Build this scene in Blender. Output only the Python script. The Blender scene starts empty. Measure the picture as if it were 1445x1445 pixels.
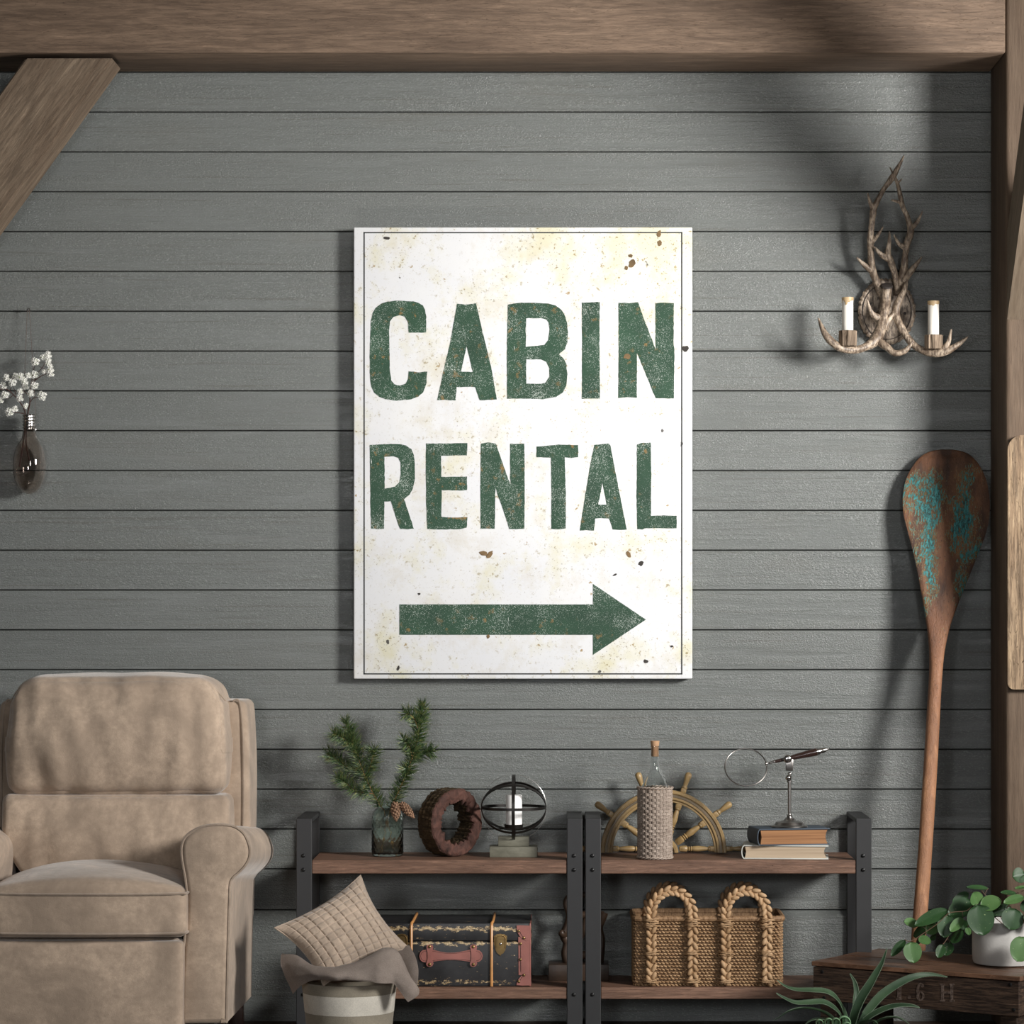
import bpy, bmesh, math, random
from mathutils import Vector, Matrix, noise
from mathutils.geometry import tessellate_polygon
random.seed(7)
SC = bpy.context.scene
COL = SC.collection
PI = math.pi
D0 = 8.5                       # camera distance from the back wall, metres
CAM = Vector((0.145, -D0, 1.18))
# ------------------------------------------------------------------ layout helpers
def P(px, py, d=0.0):
    """point at distance d in front of the wall, taken from the photograph's frame"""
    w = Vector(((px - 722.5) * .002, 0, (1440 - py) * .002))
    return CAM + (w - CAM) * ((D0 - d) / D0)
def S(d):
    return .002 * (D0 - d) / D0
def onplane(px, py, p0, n):
    w = Vector(((px - 722.5) * .002, 0, (1440 - py) * .002))
    r = w - CAM
    return CAM + r * ((p0 - CAM).dot(n) / r.dot(n))
def Z(zx, zy, sc, ox, oy, d=0.0):
    return P(ox + zx / sc, oy + zy / sc, d)
# ------------------------------------------------------------------ objects
def root_loc(p):
    v = Vector((0, 0, 0))
    while p is not None:
        v += p.location
        p = p.parent
    return v
def obj(name, bm, mat, parent=None, smooth=True, angle=38, kind=None, label=None):
    me = bpy.data.meshes.new(name)
    off = root_loc(parent)
    bmesh.ops.translate(bm, verts=bm.verts, vec=-off)
    bmesh.ops.recalc_face_normals(bm, faces=bm.faces)
    bm.to_mesh(me); bm.free()
    if smooth:
        for p in me.polygons: p.use_smooth = True
        me.set_sharp_from_angle(angle=math.radians(angle))
    o = bpy.data.objects.new(name, me)
    COL.objects.link(o)
    if mat: me.materials.append(mat)
    o.parent = parent
    if kind: o['kind'] = kind
    if label: o['label'] = label
    return o
def thing(name, label, cat, loc, group=None):
    o = bpy.data.objects.new(name, None); COL.objects.link(o)
    o.location = loc; o.empty_display_size = .05
    o['label'] = label; o['category'] = cat
    if group: o['group'] = group
    return o
def tag(o, label, cat, group=None):
    o['label'] = label; o['category'] = cat
    if group: o['group'] = group
    return o
def struct(name, bm, mat, **k):
    o = obj(name, bm, mat, **k); o['kind'] = 'structure'; return o
# ------------------------------------------------------------------ mesh helpers
def B(): return bmesh.new()
def merge(bm, t):
    me = bpy.data.meshes.new('t'); t.to_mesh(me); t.free(); bm.from_mesh(me); bpy.data.meshes.remove(me)
def box(bm, c, s, bev=.002, rot=None, seg=2, jit=0):
    t = B(); bmesh.ops.create_cube(t, size=1)
    bmesh.ops.scale(t, vec=Vector(s), verts=t.verts)
    if bev: bmesh.ops.bevel(t, geom=t.edges[:], offset=bev, segments=seg, affect='EDGES', profile=.5)
    m = Matrix.Translation(Vector(c)) @ (rot.to_4x4() if rot else Matrix.Identity(4))
    bmesh.ops.transform(t, matrix=m, verts=t.verts)
    merge(bm, t)
def boxab(bm, a, b, bev=.002, **k):
    a = Vector(a); b = Vector(b)
    box(bm, (a + b) / 2, [abs(b[i] - a[i]) for i in range(3)], bev, **k)
def cr(pts, k=6):
    """Catmull-Rom through points (tuples or Vectors of any length)"""
    P_ = [tuple(p) for p in pts]; n = len(P_); out = []
    for i in range(n - 1):
        p0 = P_[max(i - 1, 0)]; p1 = P_[i]; p2 = P_[i + 1]; p3 = P_[min(i + 2, n - 1)]
        for j in range(k):
            t = j / k
            out.append(tuple(.5 * (2 * b + (c - a) * t + (2 * a - 5 * b + 4 * c - d) * t * t + (3 * b - a - 3 * c + d) * t ** 3)
                             for a, b, c, d in zip(p0, p1, p2, p3)))
    out.append(P_[-1]); return out
def tube(bm, pts, r, seg=8, k=0, closed=False, knob=0, flat=None):
    """pts Vectors, r number or list; k>0 smooths first; flat=(w,t,axis): rectangular band"""
    n = len(pts)
    rr = [r] * n if not hasattr(r, '__len__') else list(r)
    if k:
        c = cr([tuple(p) + (q,) for p, q in zip(pts, rr)], k)
        pts = [Vector(q[:3]) for q in c]; rr = [max(q[3], 1e-5) for q in c]; n = len(pts)
    pts = [Vector(p) for p in pts]
    T = []
    for i in range(n):
        a = pts[i - 1] if (i > 0 or closed) else pts[i]
        b = pts[(i + 1) % n] if (i < n - 1 or closed) else pts[i]
        t_ = (b - a)
        T.append(t_.normalized() if t_.length > 1e-9 else Vector((0, 0, 1)))
    u = T[0].orthogonal().normalized()
    if flat: u = Vector(flat[2])
    rings = []
    for i in range(n):
        u = (u - T[i] * u.dot(T[i]))
        u = u.normalized() if u.length > 1e-6 else T[i].orthogonal().normalized()
        v = T[i].cross(u)
        if flat:
            w, th = flat[0] / 2, flat[1] / 2
            ring = [bm.verts.new(pts[i] + u * a * w + v * b * th) for a, b in ((-1, -1), (1, -1), (1, 1), (-1, 1))]
            u = Vector(flat[2])
        else:
            ring = []
            for j in range(seg):
                a = 2 * PI * j / seg
                q = rr[i]
                if knob: q *= 1 + knob * noise.noise(Vector((pts[i] * 60 + Vector((math.cos(a), math.sin(a), 0)) * 1.3)))
                ring.append(bm.verts.new(pts[i] + (u * math.cos(a) + v * math.sin(a)) * q))
        rings.append(ring)
    m = len(rings[0])
    for i in range(n if closed else n - 1):
        A = rings[i]; C = rings[(i + 1) % n]
        for j in range(m):
            try: bm.faces.new((A[j], A[(j + 1) % m], C[(j + 1) % m], C[j]))
            except ValueError: pass
    if not closed:
        bm.faces.new(rings[0][::-1]); bm.faces.new(rings[-1])
def lathe(bm, c, prof, seg=32, axis=None, cap=True, fn=None):
    """prof: list of (r, h) ; axis: direction of h (default up)"""
    c = Vector(c); ax = Vector(axis).normalized() if axis is not None else Vector((0, 0, 1))
    u = ax.orthogonal().normalized() if abs(ax.z) < .99 else Vector((1, 0, 0))
    v = ax.cross(u); rings = []
    for r, h in prof:
        ring = []
        for j in range(seg):
            a = 2 * PI * j / seg
            q = r * (fn(a, h) if fn else 1)
            ring.append(bm.verts.new(c + ax * h + (u * math.cos(a) + v * math.sin(a)) * q))
        rings.append(ring)
    for i in range(len(rings) - 1):
        for j in range(seg):
            bm.faces.new((rings[i][j], rings[i][(j + 1) % seg], rings[i + 1][(j + 1) % seg], rings[i + 1][j]))
    if cap:
        bm.faces.new(rings[0][::-1]); bm.faces.new(rings[-1])
def prism(bm, loops, thick, nrm=(0, -1, 0)):
    """loops: outer and holes, lists of Vectors in one plane; extruded by thick along -nrm"""
    nrm = Vector(nrm)
    tris = tessellate_polygon(loops)
    flat = [p for l in loops for p in l]
    F = [bm.verts.new(p) for p in flat]
    K = [bm.verts.new(p - nrm * thick) for p in flat]
    for t in tris:
        try:
            bm.faces.new([F[i] for i in t]); bm.faces.new([K[i] for i in reversed(t)])
        except ValueError: pass
    o = 0
    for l in loops:
        m = len(l)
        for i in range(m):
            a, b = o + i, o + (i + 1) % m
            bm.faces.new((F[a], F[b], K[b], K[a]))
        o += m
_SPH = {}
def ell(bm, c, r, rot=None, u=8, v=6):
    if (u, v) not in _SPH:
        t = B(); bmesh.ops.create_uvsphere(t, u_segments=u, v_segments=v, radius=1)
        t.verts.index_update(); _SPH[(u, v)] = ([q.co.copy() for q in t.verts], [[q.index for q in f.verts] for f in t.faces]); t.free()
    m = Matrix.Translation(Vector(c)) @ (rot.to_4x4() if rot else Matrix.Identity(4)) @ Matrix.Diagonal((r[0], r[1], r[2], 1))
    vs, fs = _SPH[(u, v)]
    V = [bm.verts.new(m @ q) for q in vs]
    for f in fs: bm.faces.new([V[i] for i in f])
def puff(bm, c, h, r, bulge=(0, 0, 0), n=18, amp=0, fr=6, fn=None, wr=0):
    """soft rounded box with half sizes h"""
    t = B(); bmesh.ops.create_cube(t, size=2)
    bmesh.ops.subdivide_edges(t, edges=t.edges[:], cuts=n, use_grid_fill=True)
    h = Vector(h); c = Vector(c); r = min(r, min(h) * .999)
    for q in t.verts:
        v = Vector([math.sin(max(-1, min(1, a)) * PI / 2) if abs(a) < .999 else a for a in q.co])
        p = Vector([v[i] * h[i] for i in range(3)])
        inn = Vector([max(-(h[i] - r), min(h[i] - r, p[i])) for i in range(3)])
        dv = p - inn
        if dv.length > 1e-9: p = inn + dv.normalized() * r
        for i in range(3):
            j, k = (i + 1) % 3, (i + 2) % 3
            p[i] += bulge[i] * v[i] * (1 - v[j] ** 2) * (1 - v[k] ** 2)
        if fn: p = fn(p, v)
        w = c + p
        if amp: w += Vector((noise.noise(w * fr), noise.noise(w * fr + Vector((9, 0, 0))), noise.noise(w * fr + Vector((0, 9, 0))))) * amp
        if wr: w.y += wr * noise.noise(Vector((w.x * 22, w.y * 4, w.z * 7)))
        q.co = w
    merge(bm, t)
def sheet(bm, rows, ku=6, kv=6, thick=.003):
    """rows: list of equal-length rows of Vectors, smoothed both ways"""
    R = [[Vector(q) for q in cr(r, ku)] for r in rows]
    G = [[Vector(q) for q in cr([R[i][j] for i in range(len(R))], kv)] for j in range(len(R[0]))]
    V = [[bm.verts.new(p + Vector((0, 0, 0))) for p in g] for g in G]
    fs = []
    for i in range(len(V) - 1):
        for j in range(len(V[0]) - 1):
            fs.append(bm.faces.new((V[i][j], V[i + 1][j], V[i + 1][j + 1], V[i][j + 1])))
    if thick:
        bmesh.ops.solidify(bm, geom=fs, thickness=thick)
# ------------------------------------------------------------------ material helpers
class Mt:
    def __init__(s, name):
        s.m = bpy.data.materials.new(name); s.m.use_nodes = True
        s.nt = s.m.node_tree; s.b = s.nt.nodes['Principled BSDF']; s.L = s.nt.links.new
    def node(s, t, **k):
        n = s.nt.nodes.new(t)
        for a, b in k.items(): setattr(n, a, b)
        return n
    def put(s, sock, v):
        if isinstance(v, bpy.types.NodeSocket): s.L(v, sock)
        elif isinstance(v, (tuple, list)) and sock.type == 'RGBA': sock.default_value = (*v[:3], 1)
        else: sock.default_value = v
    def co(s, scale=(1, 1, 1), rot=(0, 0, 0), loc=(0, 0, 0)):
        c = s.node('ShaderNodeTexCoord'); m = s.node('ShaderNodeMapping')
        r0 = s.node('ShaderNodeMapping'); r0.inputs['Rotation'].default_value = rot; r0.inputs['Location'].default_value = loc
        s.L(c.outputs['Object'], r0.inputs[0]); s.L(r0.outputs[0], m.inputs[0])
        m.inputs['Scale'].default_value = scale
        return m.outputs[0]
    def noise(s, vec, scale=5, detail=4, rough=.55, dist=0):
        n = s.node('ShaderNodeTexNoise'); s.L(vec, n.inputs['Vector'])
        n.inputs['Scale'].default_value = scale; n.inputs['Detail'].default_value = detail
        n.inputs['Roughness'].default_value = rough; n.inputs['Distortion'].default_value = dist
        return n.outputs['Fac']
    def vor(s, vec, scale=5, feat='F1'):
        n = s.node('ShaderNodeTexVoronoi', feature=feat); s.L(vec, n.inputs['Vector']); n.inputs['Scale'].default_value = scale
        return n.outputs['Distance']
    def ramp(s, f, stops, interp='LINEAR'):
        n = s.node('ShaderNodeValToRGB'); s.L(f, n.inputs[0]); cr_ = n.color_ramp; cr_.interpolation = interp
        while len(cr_.elements) < len(stops): cr_.elements.new(.5)
        for e, (p, c) in zip(cr_.elements, stops):
            e.position = p
            if not hasattr(c, '__len__'): c = (c, c, c)
            e.color = (*c, 1)
        return n.outputs[0]
    def mix(s, f, a, b, mode='MIX'):
        n = s.node('ShaderNodeMix', data_type='RGBA', blend_type=mode)
        s.put(n.inputs[0], f); s.put(n.inputs[6], a); s.put(n.inputs[7], b)
        return n.outputs[2]
    def math(s, op, a, b=0.0, c=0.0):
        n = s.node('ShaderNodeMath', operation=op)
        s.put(n.inputs[0], a); s.put(n.inputs[1], b); s.put(n.inputs[2], c)
        return n.outputs[0]
    def bump(s, h, strength=.3, dist=.002, prev=None):
        n = s.node('ShaderNodeBump'); s.L(h, n.inputs['Height']); n.inputs['Strength'].default_value = strength
        n.inputs['Distance'].default_value = dist
        if prev is not None: s.L(prev, n.inputs['Normal'])
        return n.outputs[0]
    def set(s, **k):
        for a, b in k.items():
            s.put(s.b.inputs[{'col': 'Base Color', 'rough': 'Roughness', 'metal': 'Metallic', 'nor': 'Normal', 'spec': 'Specular IOR Level',
                              'trans': 'Transmission Weight', 'ior': 'IOR', 'sheen': 'Sheen Weight', 'srough': 'Sheen Roughness', 'coat': 'Coat Weight',
                              'sss': 'Subsurface Weight', 'alpha': 'Alpha'}[a]], b)
        return s.m
def plain(name, col, rough=.5, metal=0, bump=0, bs=200, var=.12, **k):
    m = Mt(name); v = m.co()
    c = tuple(col); lo = tuple(x * (1 - var) for x in c); hi = tuple(min(1, x * (1 + var)) for x in c)
    f = m.noise(v, 18, 5)
    m.set(col=m.ramp(f, [(.3, lo), (.7, hi)]), rough=rough, metal=metal, **k)
    if bump: m.set(nor=m.bump(m.noise(v, bs, 3), bump, .001))
    return m.m
def wood(name, lo, hi, grain=(1, 1, 1), rot=(0, 0, 0), rough=.6, crack=.35, bump=.4, scale=1, dark=None, fine=1, spec=.35, streak=0.):
    """grain: multiply the coordinates (small along the grain, large across)"""
    m = Mt(name); v = m.co(grain, rot)
    a = m.noise(v, 3 * scale, 6, .6, .6); b = m.noise(v, 14 * scale, 5, .7)
    col = m.ramp(a, [(.25, lo), (.75, hi)])
    col = m.mix(.55, col, m.ramp(b, [(.3, .35), (.7, .95)]), 'MULTIPLY')
    v2 = m.co(tuple(1 + (g - 1) * .12 for g in grain), rot)
    big = m.noise(v2, 2.2 * scale, 4, .6)
    col = m.mix(m.ramp(big, [(.35, 0.), (.7, .55)]), col, dark or tuple(x * .55 for x in lo))
    ck = m.noise(v, 6 * scale, 3, .5, 1.0)
    line = m.ramp(ck, [(.494, 0.), (.5, 1.), (.506, 0.)])
    gate = m.ramp(m.noise(v2, 5 * scale, 2), [(.5, 0.), (.6, 1.)])
    ckm = m.math('MULTIPLY', m.math('MULTIPLY', line, gate), crack)
    col = m.mix(ckm, col, tuple(x * .25 for x in lo))
    if streak:
        s1 = m.noise(m.co(grain, rot, (3, 1, 2)), 9 * scale, 5, .72, .4)
        col = m.mix(m.ramp(s1, [(.44, streak), (.52, 0.)]), col, tuple(x * .3 for x in lo))
        col = m.mix(m.ramp(s1, [(.60, 0.), (.68, streak * .55)]), col, tuple(min(1, x * 1.9) for x in hi))
    nb = m.bump(m.math('SUBTRACT', b, m.math('MULTIPLY', line, .5)), bump, .002)
    f = m.noise(v, 60 * scale * fine, 3, .6)
    nb = m.bump(f, bump * .6, .001, nb)
    return m.set(col=col, rough=rough, nor=nb, spec=spec)
# ================================================================== MATERIALS
def wall_mat(name, base, h=.1124, z0=.0, planks=True, seed=0.):
    m = Mt(name)
    c = m.node('ShaderNodeTexCoord'); sp = m.node('ShaderNodeSeparateXYZ'); m.L(c.outputs['Object'], sp.inputs[0])
    idx = m.math('FLOOR', m.math('DIVIDE', m.math('SUBTRACT', sp.outputs[2], z0), h)) if planks else m.math('ADD', seed, 0.)
    def vec(sx, sz):
        k = m.node('ShaderNodeCombineXYZ')
        m.put(k.inputs[0], m.math('ADD', m.math('MULTIPLY', sp.outputs[0], sx), m.math('MULTIPLY', idx, 7.31)))
        m.put(k.inputs[1], m.math('MULTIPLY', idx, 3.17)); m.put(k.inputs[2], m.math('MULTIPLY', sp.outputs[2], sz))
        return k.outputs[0]
    g = m.noise(vec(6, 170), 1., 5, .7, .8)            # long grain
    f = m.noise(vec(130, 330), 1., 3, .6)              # fine brushed pits
    wv = m.noise(vec(330, 300), 1., 2, .5)
    big = m.noise(vec(2.2, 9), 1., 4, .6, .5)
    var = m.noise(vec(.01, .01), 1.3, 1)
    lo = tuple(x * .92 for x in base); hi = tuple(x * 1.05 for x in base)
    col = m.ramp(g, [(.3, lo), (.7, hi)])
    col = m.mix(.3, col, m.ramp(var, [(.3, .8), (.7, 1.)]), 'MULTIPLY')
    col = m.mix(m.ramp(big, [(.55, 0.), (.75, .25)]), col, (base[0] * .9, base[1] * .82, base[2] * .74))
    st = m.ramp(m.noise(vec(2.5, 160), 1., 2, .5, .5), [(.62, 0.), (.68, .35)])
    col = m.mix(st, col, (base[0] * .62, base[1] * .55, base[2] * .48))
    smooth = m.ramp(m.noise(vec(1.6, 22), 1.7, 3, .6), [(.45, 1.), (.62, .5)])
    hgt = m.math('MULTIPLY', m.math('ADD', f, m.math('MULTIPLY', wv, .7)), smooth)
    fl = m.ramp(m.noise(vec(160, 420), 1., 2, .5), [(.575, 0.), (.68, .45)])  # pale flecks: specular glints painted into the colour
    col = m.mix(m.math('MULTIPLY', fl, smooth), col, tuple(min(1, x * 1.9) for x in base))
    nb = m.bump(g, .25, .0012)
    nb = m.bump(hgt, 1., .0019, nb)
    return m.set(col=col, rough=.22, nor=nb, spec=.5)
M = {}
GREY = (.147, .156, .149)
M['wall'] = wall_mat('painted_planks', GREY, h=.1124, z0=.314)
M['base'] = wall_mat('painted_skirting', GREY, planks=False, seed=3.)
M['groove'] = plain('groove_shadow_gap', (.012, .012, .011), .8)
M['beam'] = wood('beam_timber', (.14, .092, .062), (.29, .20, .138), streak=.3, grain=(1.2, 14, 14), crack=.5, bump=.7, rough=.72, fine=1.6)
M['post'] = wood('post_timber', (.125, .082, .053), (.23, .165, .115), grain=(14, 14, 1.0), crack=.5, bump=.5, rough=.7, fine=1.5)
M['brace'] = wood('brace_timber', (.15, .10, .065), (.31, .235, .165), grain=(1.2, 12, 12), rot=(0, math.radians(54), 0), crack=.3, bump=.5, rough=.65, fine=1.2, streak=.35)
M['brace2'] = wood('brace_timber_side', (.17, .125, .085), (.33, .26, .19), grain=(12, 1.4, 12), rot=(math.radians(45), 0, 0), crack=.5, bump=.4, rough=.65)
M['floor'] = wood('floor_wood', (.05, .032, .022), (.1, .066, .046), grain=(1, 8, 8), crack=.4)
M['ceiling'] = plain('ceiling_plaster', (.25, .22, .18), .8)
M['shelf'] = wood('shelf_walnut', (.15, .078, .050), (.39, .225, .152), grain=(1.6, 16, 22), crack=.8, bump=.6, rough=.5, fine=1.3, streak=.35)
M['metal'] = plain('black_powder_coat', (.021, .021, .022), .5, 0, .25, 900, var=.06)
M['bolt'] = plain('black_bolt', (.02, .02, .02), .35, .6)
def suede(name, c, grooves=False):
    m = Mt(name); v = m.co()
    a = m.noise(v, 5, 6, .62, .8); b = m.noise(v, 42, 5, .7); f = m.noise(v, 700, 2, .6)
    lo = tuple(x * .62 for x in c)
    col = m.ramp(a, [(.36, tuple(x * .66 for x in c)), (.62, tuple(x * 1.15 for x in c))])
    col = m.mix(m.ramp(b, [(.35, .6), (.62, 0.)]), col, lo)
    col = m.mix(m.ramp(f, [(.35, .22), (.7, 0.)]), col, lo)
    nb = m.bump(m.noise(v, 14, 4), .45, .008); nb = m.bump(f, .7, .001, nb)
    return m.set(col=col, rough=.95, nor=nb, sheen=.4, srough=.45, spec=.15)
M['suede'] = suede('beige_suede', (.49, .378, .285))
M['piping'] = suede('beige_piping', (.42, .33, .255))
M['cushion'] = suede('taupe_velvet', (.45, .355, .275))
def linen(name, c):
    m = Mt(name); v = m.co()
    w1 = m.noise(m.co((260, 260, 900)), 1, 2); w2 = m.noise(m.co((900, 900, 200)), 1, 2)
    a = m.noise(v, 12, 5)
    col = m.ramp(a, [(.3, tuple(x * .8 for x in c)), (.7, tuple(x * 1.15 for x in c))])
    col = m.mix(.4, col, m.ramp(w1, [(.3, .5), (.7, 1.)]), 'MULTIPLY'); col = m.mix(.3, col, m.ramp(w2, [(.3, .5), (.7, 1.)]), 'MULTIPLY')
    return m.set(col=col, rough=.9, nor=m.bump(m.math('ADD', w1, w2), .4, .001), sheen=.15, spec=.15)
M['blanket'] = linen('grey_linen', (.47, .395, .345))
M['canvas'] = linen('taupe_canvas', (.30, .265, .205))
M['canvas_w'] = linen('white_canvas', (.66, .62, .54))
# --- sign
def sign_mat():
    m = Mt('weathered_white_enamel'); v = m.co()
    col = m.ramp(m.noise(v, 5, 5), [(.3, (.67, .68, .705)), (.7, (.735, .735, .73))])
    # yellow-green blotches, stronger towards the top right corner and scattered elsewhere
    g = m.node('ShaderNodeSeparateXYZ'); m.L(v, g.inputs[0])
    dx = m.math('DIVIDE', m.math('SUBTRACT', g.outputs[0], .385), .5); dz = m.math('DIVIDE', m.math('SUBTRACT', g.outputs[2], 1.20), .42)
    near = m.math('SUBTRACT', 1., m.math('SQRT', m.math('ADD', m.math('MULTIPLY', dx, dx), m.math('MULTIPLY', dz, dz))))
    near = m.math('MAXIMUM', near, 0.)
    big = m.math('ADD', m.noise(v, 7, 5, .65), m.math('MULTIPLY', near, .16))
    col = m.mix(m.ramp(big, [(.50, 0.), (.70, .72)]), col, (.62, .58, .36))
    st = m.noise(m.co((1, 1, 1), loc=(3, 0, 1)), 6, 6, .75)
    col = m.mix(m.ramp(st, [(.52, 0.), (.66, .42)]), col, (.55, .50, .40))
    gate = m.ramp(big, [(.44, .0), (.62, 1.)])
    r1 = m.ramp(m.noise(v, 60, 5, .72), [(.585, 0.), (.63, 1.)])
    col = m.mix(m.math('MULTIPLY', r1, m.math('ADD', m.math('MULTIPLY', gate, .8), .12)), col, (.27, .20, .07))
    r2 = m.ramp(m.noise(m.co(loc=(5, 2, 7)), 150, 4, .65), [(.61, 0.), (.65, 1.)])
    col = m.mix(m.math('MULTIPLY', r2, m.math('ADD', m.math('MULTIPLY', gate, .7), .2)), col, (.20, .17, .12))
    r3 = m.ramp(m.noise(m.co(loc=(1, 6, 2)), 28, 4, .6), [(.665, 0.), (.69, .85)])
    col = m.mix(r3, col, (.30, .19, .05))
    r4 = m.ramp(m.noise(m.co(loc=(8, 1, 3)), 22, 2, .5), [(.735, 0.), (.75, .95)])
    col = m.mix(r4, col, (.05, .045, .04))
    return m.set(col=col, rough=.55, nor=m.bump(m.noise(v, 60, 4), .1, .001))
M['sign'] = sign_mat()
def green_mat():
    m = Mt('worn_green_paint'); v = m.co()
    col = m.ramp(m.noise(v, 9, 4), [(.3, (.006, .036, .016)), (.7, (.014, .060, .028))])
    n1 = m.noise(v, 520, 3, .7); n2 = m.noise(v, 11, 4, .6)
    thr = m.math('ADD', n1, m.math('MULTIPLY', n2, .35))
    col = m.mix(m.ramp(thr, [(.765, 0.), (.83, .8)]), col, (.62, .68, .62))
    sx = m.noise(m.co((300, 1, 22)), 1, 2); sg = m.noise(m.co(loc=(4, 4, 1)), 12, 2)
    sc = m.math('MULTIPLY', m.ramp(sx, [(.70, 0.), (.73, 1.)]), m.ramp(sg, [(.5, 0.), (.56, 1.)]))
    col = m.mix(sc, col, (.75, .78, .74))
    rs = m.math('MULTIPLY', m.ramp(m.noise(v, 45, 4, .6), [(.58, 0.), (.66, 1.)]), m.ramp(m.noise(v, 8, 2), [(.46, 0.), (.6, .75)]))
    col = m.mix(rs, col, (.27, .15, .04))
    return m.set(col=col, rough=.6)
M['green'] = green_mat()
M['ink'] = plain('black_line', (.02, .022, .022), .6)
# --- antler
def antler():
    m = Mt('antler_bone'); v = m.co()
    a = m.noise(v, 25, 5, .6); b = m.noise(m.co((1, 1, .35)), 160, 4, .6)
    col = m.ramp(a, [(.36, (.16, .115, .078)), (.62, (.50, .40, .30))])
    col = m.mix(m.ramp(b, [(.42, .85), (.58, 0.)]), col, (.075, .05, .035))
    return m.set(col=col, rough=.5, nor=m.bump(b, .6, .002))
M['antler'] = antler()
M['horncut'] = plain('antler_cut_end', (.06, .05, .045), .5, 0, .4, 200)
M['wax'] = plain('cream_wax', (.80, .77, .70), .5, var=.05)
M['drip'] = plain('amber_wax', (.50, .36, .20), .5, 0, .5, 200, var=.25)
M['candle'] = plain('white_wax', (.90, .89, .87), .5, var=.03)
M['bark'] = None
def bark(name, lo, hi, sc=(1, 1, 1), s=40, bs=1., dist=.006):
    m = Mt(name); v = m.co(sc)
    a = m.noise(v, s, 6, .65, .8); b = m.vor(v, s * 1.5)
    col = m.ramp(a, [(.3, lo), (.65, hi)])
    nb = m.bump(m.math('ADD', a, m.math('MULTIPLY', b, .5)), bs, dist)
    return m.set(col=col, rough=.75, nor=nb, spec=.25)
M['bark'] = bark('dark_bark', (.012, .008, .004), (.075, .048, .024), (1, 1, 2.2), 45)
M['redwood'] = bark('red_brown_split_wood', (.018, .010, .008), (.105, .048, .036), (1, 1, .8), 42, .9, .005)
M['barkholder'] = bark('bark_candle_cup', (.03, .018, .01), (.33, .25, .18), (4, 4, .5), 25, 1., .004)
# --- paddle
def paddle():
    m = Mt('weathered_paddle_wood'); tilt = (0, math.radians(-3.5), 0)
    v = m.co((9, 9, 1), tilt); v1 = m.co((1, 1, 1)); z = m.node('ShaderNodeSeparateXYZ'); m.L(v1, z.inputs[0])
    a = m.noise(v, 3, 6, .65, .6)
    col = m.ramp(a, [(.25, (.085, .034, .016)), (.5, (.19, .08, .037)), (.78, (.33, .165, .085))])
    dk = m.noise(m.co((3, 3, 1), tilt), 5, 5, .65)
    blade = m.ramp(z.outputs[2], [(.0, 0.), (1., 1.)])
    zz = m.math('SUBTRACT', z.outputs[2], 1.12)
    inb = m.math('MINIMUM', m.math('MAXIMUM', m.math('MULTIPLY', zz, 12.), 0.), 1.)
    top = m.math('MINIMUM', m.math('MAXIMUM', m.math('MULTIPLY', m.math('SUBTRACT', 1.565, z.outputs[2]), 14.), 0.), 1.)
    col = m.mix(m.math('MULTIPLY', m.ramp(dk, [(.42, 0.), (.6, .8)]), inb), col, (.04, .022, .016))
    pits = m.ramp(m.noise(m.co((260, 260, 150)), 1, 2), [(.64, 0.), (.7, .8)])
    col = m.mix(pits, col, (.04, .018, .01))
    pale = m.ramp(m.noise(m.co((6, 6, 2)), 8, 4), [(.5, 0.), (.7, .5)])
    low = m.math('MINIMUM', m.math('MAXIMUM', m.math('MULTIPLY', m.math('SUBTRACT', 1.12, z.outputs[2]), 2.2), 0.), 1.)
    col = m.mix(m.math('MULTIPLY', low, m.math('ADD', .38, pale)), col, (.50, .25, .125))
    n1 = m.noise(m.co((1.7, 1.7, .8), tilt), 14, 3, .6); n2 = m.noise(m.co((4.2, 4.2, 1.2), tilt), 58, 5, .75, .8)
    # paint remnants sit in two strips along the blade
    dx = m.math('ABSOLUTE', m.math('SUBTRACT', m.math('ABSOLUTE', m.math('SUBTRACT', z.outputs[0], 1.222)), .052))
    strip = m.math('MAXIMUM', m.math('SUBTRACT', 1., m.math('MULTIPLY', dx, 19.)), 0.)
    zt = m.math('MINIMUM', m.math('MAXIMUM', m.math('MULTIPLY', m.math('SUBTRACT', z.outputs[2], 1.17), 4.5), 0.), 1.)
    msk = m.math('ADD', m.math('MULTIPLY', n1, .55), m.math('MULTIPLY', n2, .62))
    msk = m.math('ADD', msk, m.math('MULTIPLY', strip, .11))
    pen = m.math('ADD', m.math('MULTIPLY', m.math('MAXIMUM', m.math('SUBTRACT', 1.30, z.outputs[2]), 0.), .75), m.math('MULTIPLY', m.math('MAXIMUM', m.math('SUBTRACT', z.outputs[2], 1.53), 0.), 3.))
    msk = m.math('SUBTRACT', msk, pen)
    yel = m.ramp(msk, [(.628, 0.), (.643, 1.)]); teal = m.ramp(msk, [(.656, 0.), (.668, 1.)])
    col = m.mix(m.math('MULTIPLY', yel, .75), col, (.42, .24, .05))
    tc = m.ramp(n2, [(.45, (.006, .035, .032)), (.58, (.055, .29, .29))])
    col = m.mix(teal, col, tc)
    h = m.math('ADD', m.math('MULTIPLY', teal, .7), n2)
    return m.set(col=col, rough=.5, nor=m.bump(h, .8, .003))
M['paddle'] = paddle()
M['board'] = wood('pale_driftwood', (.19, .11, .055), (.55, .40, .25), grain=(16, 16, 1.0), streak=.6, crack=.9, bump=1., rough=.6, fine=1.3, dark=(.14, .085, .05))
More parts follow.
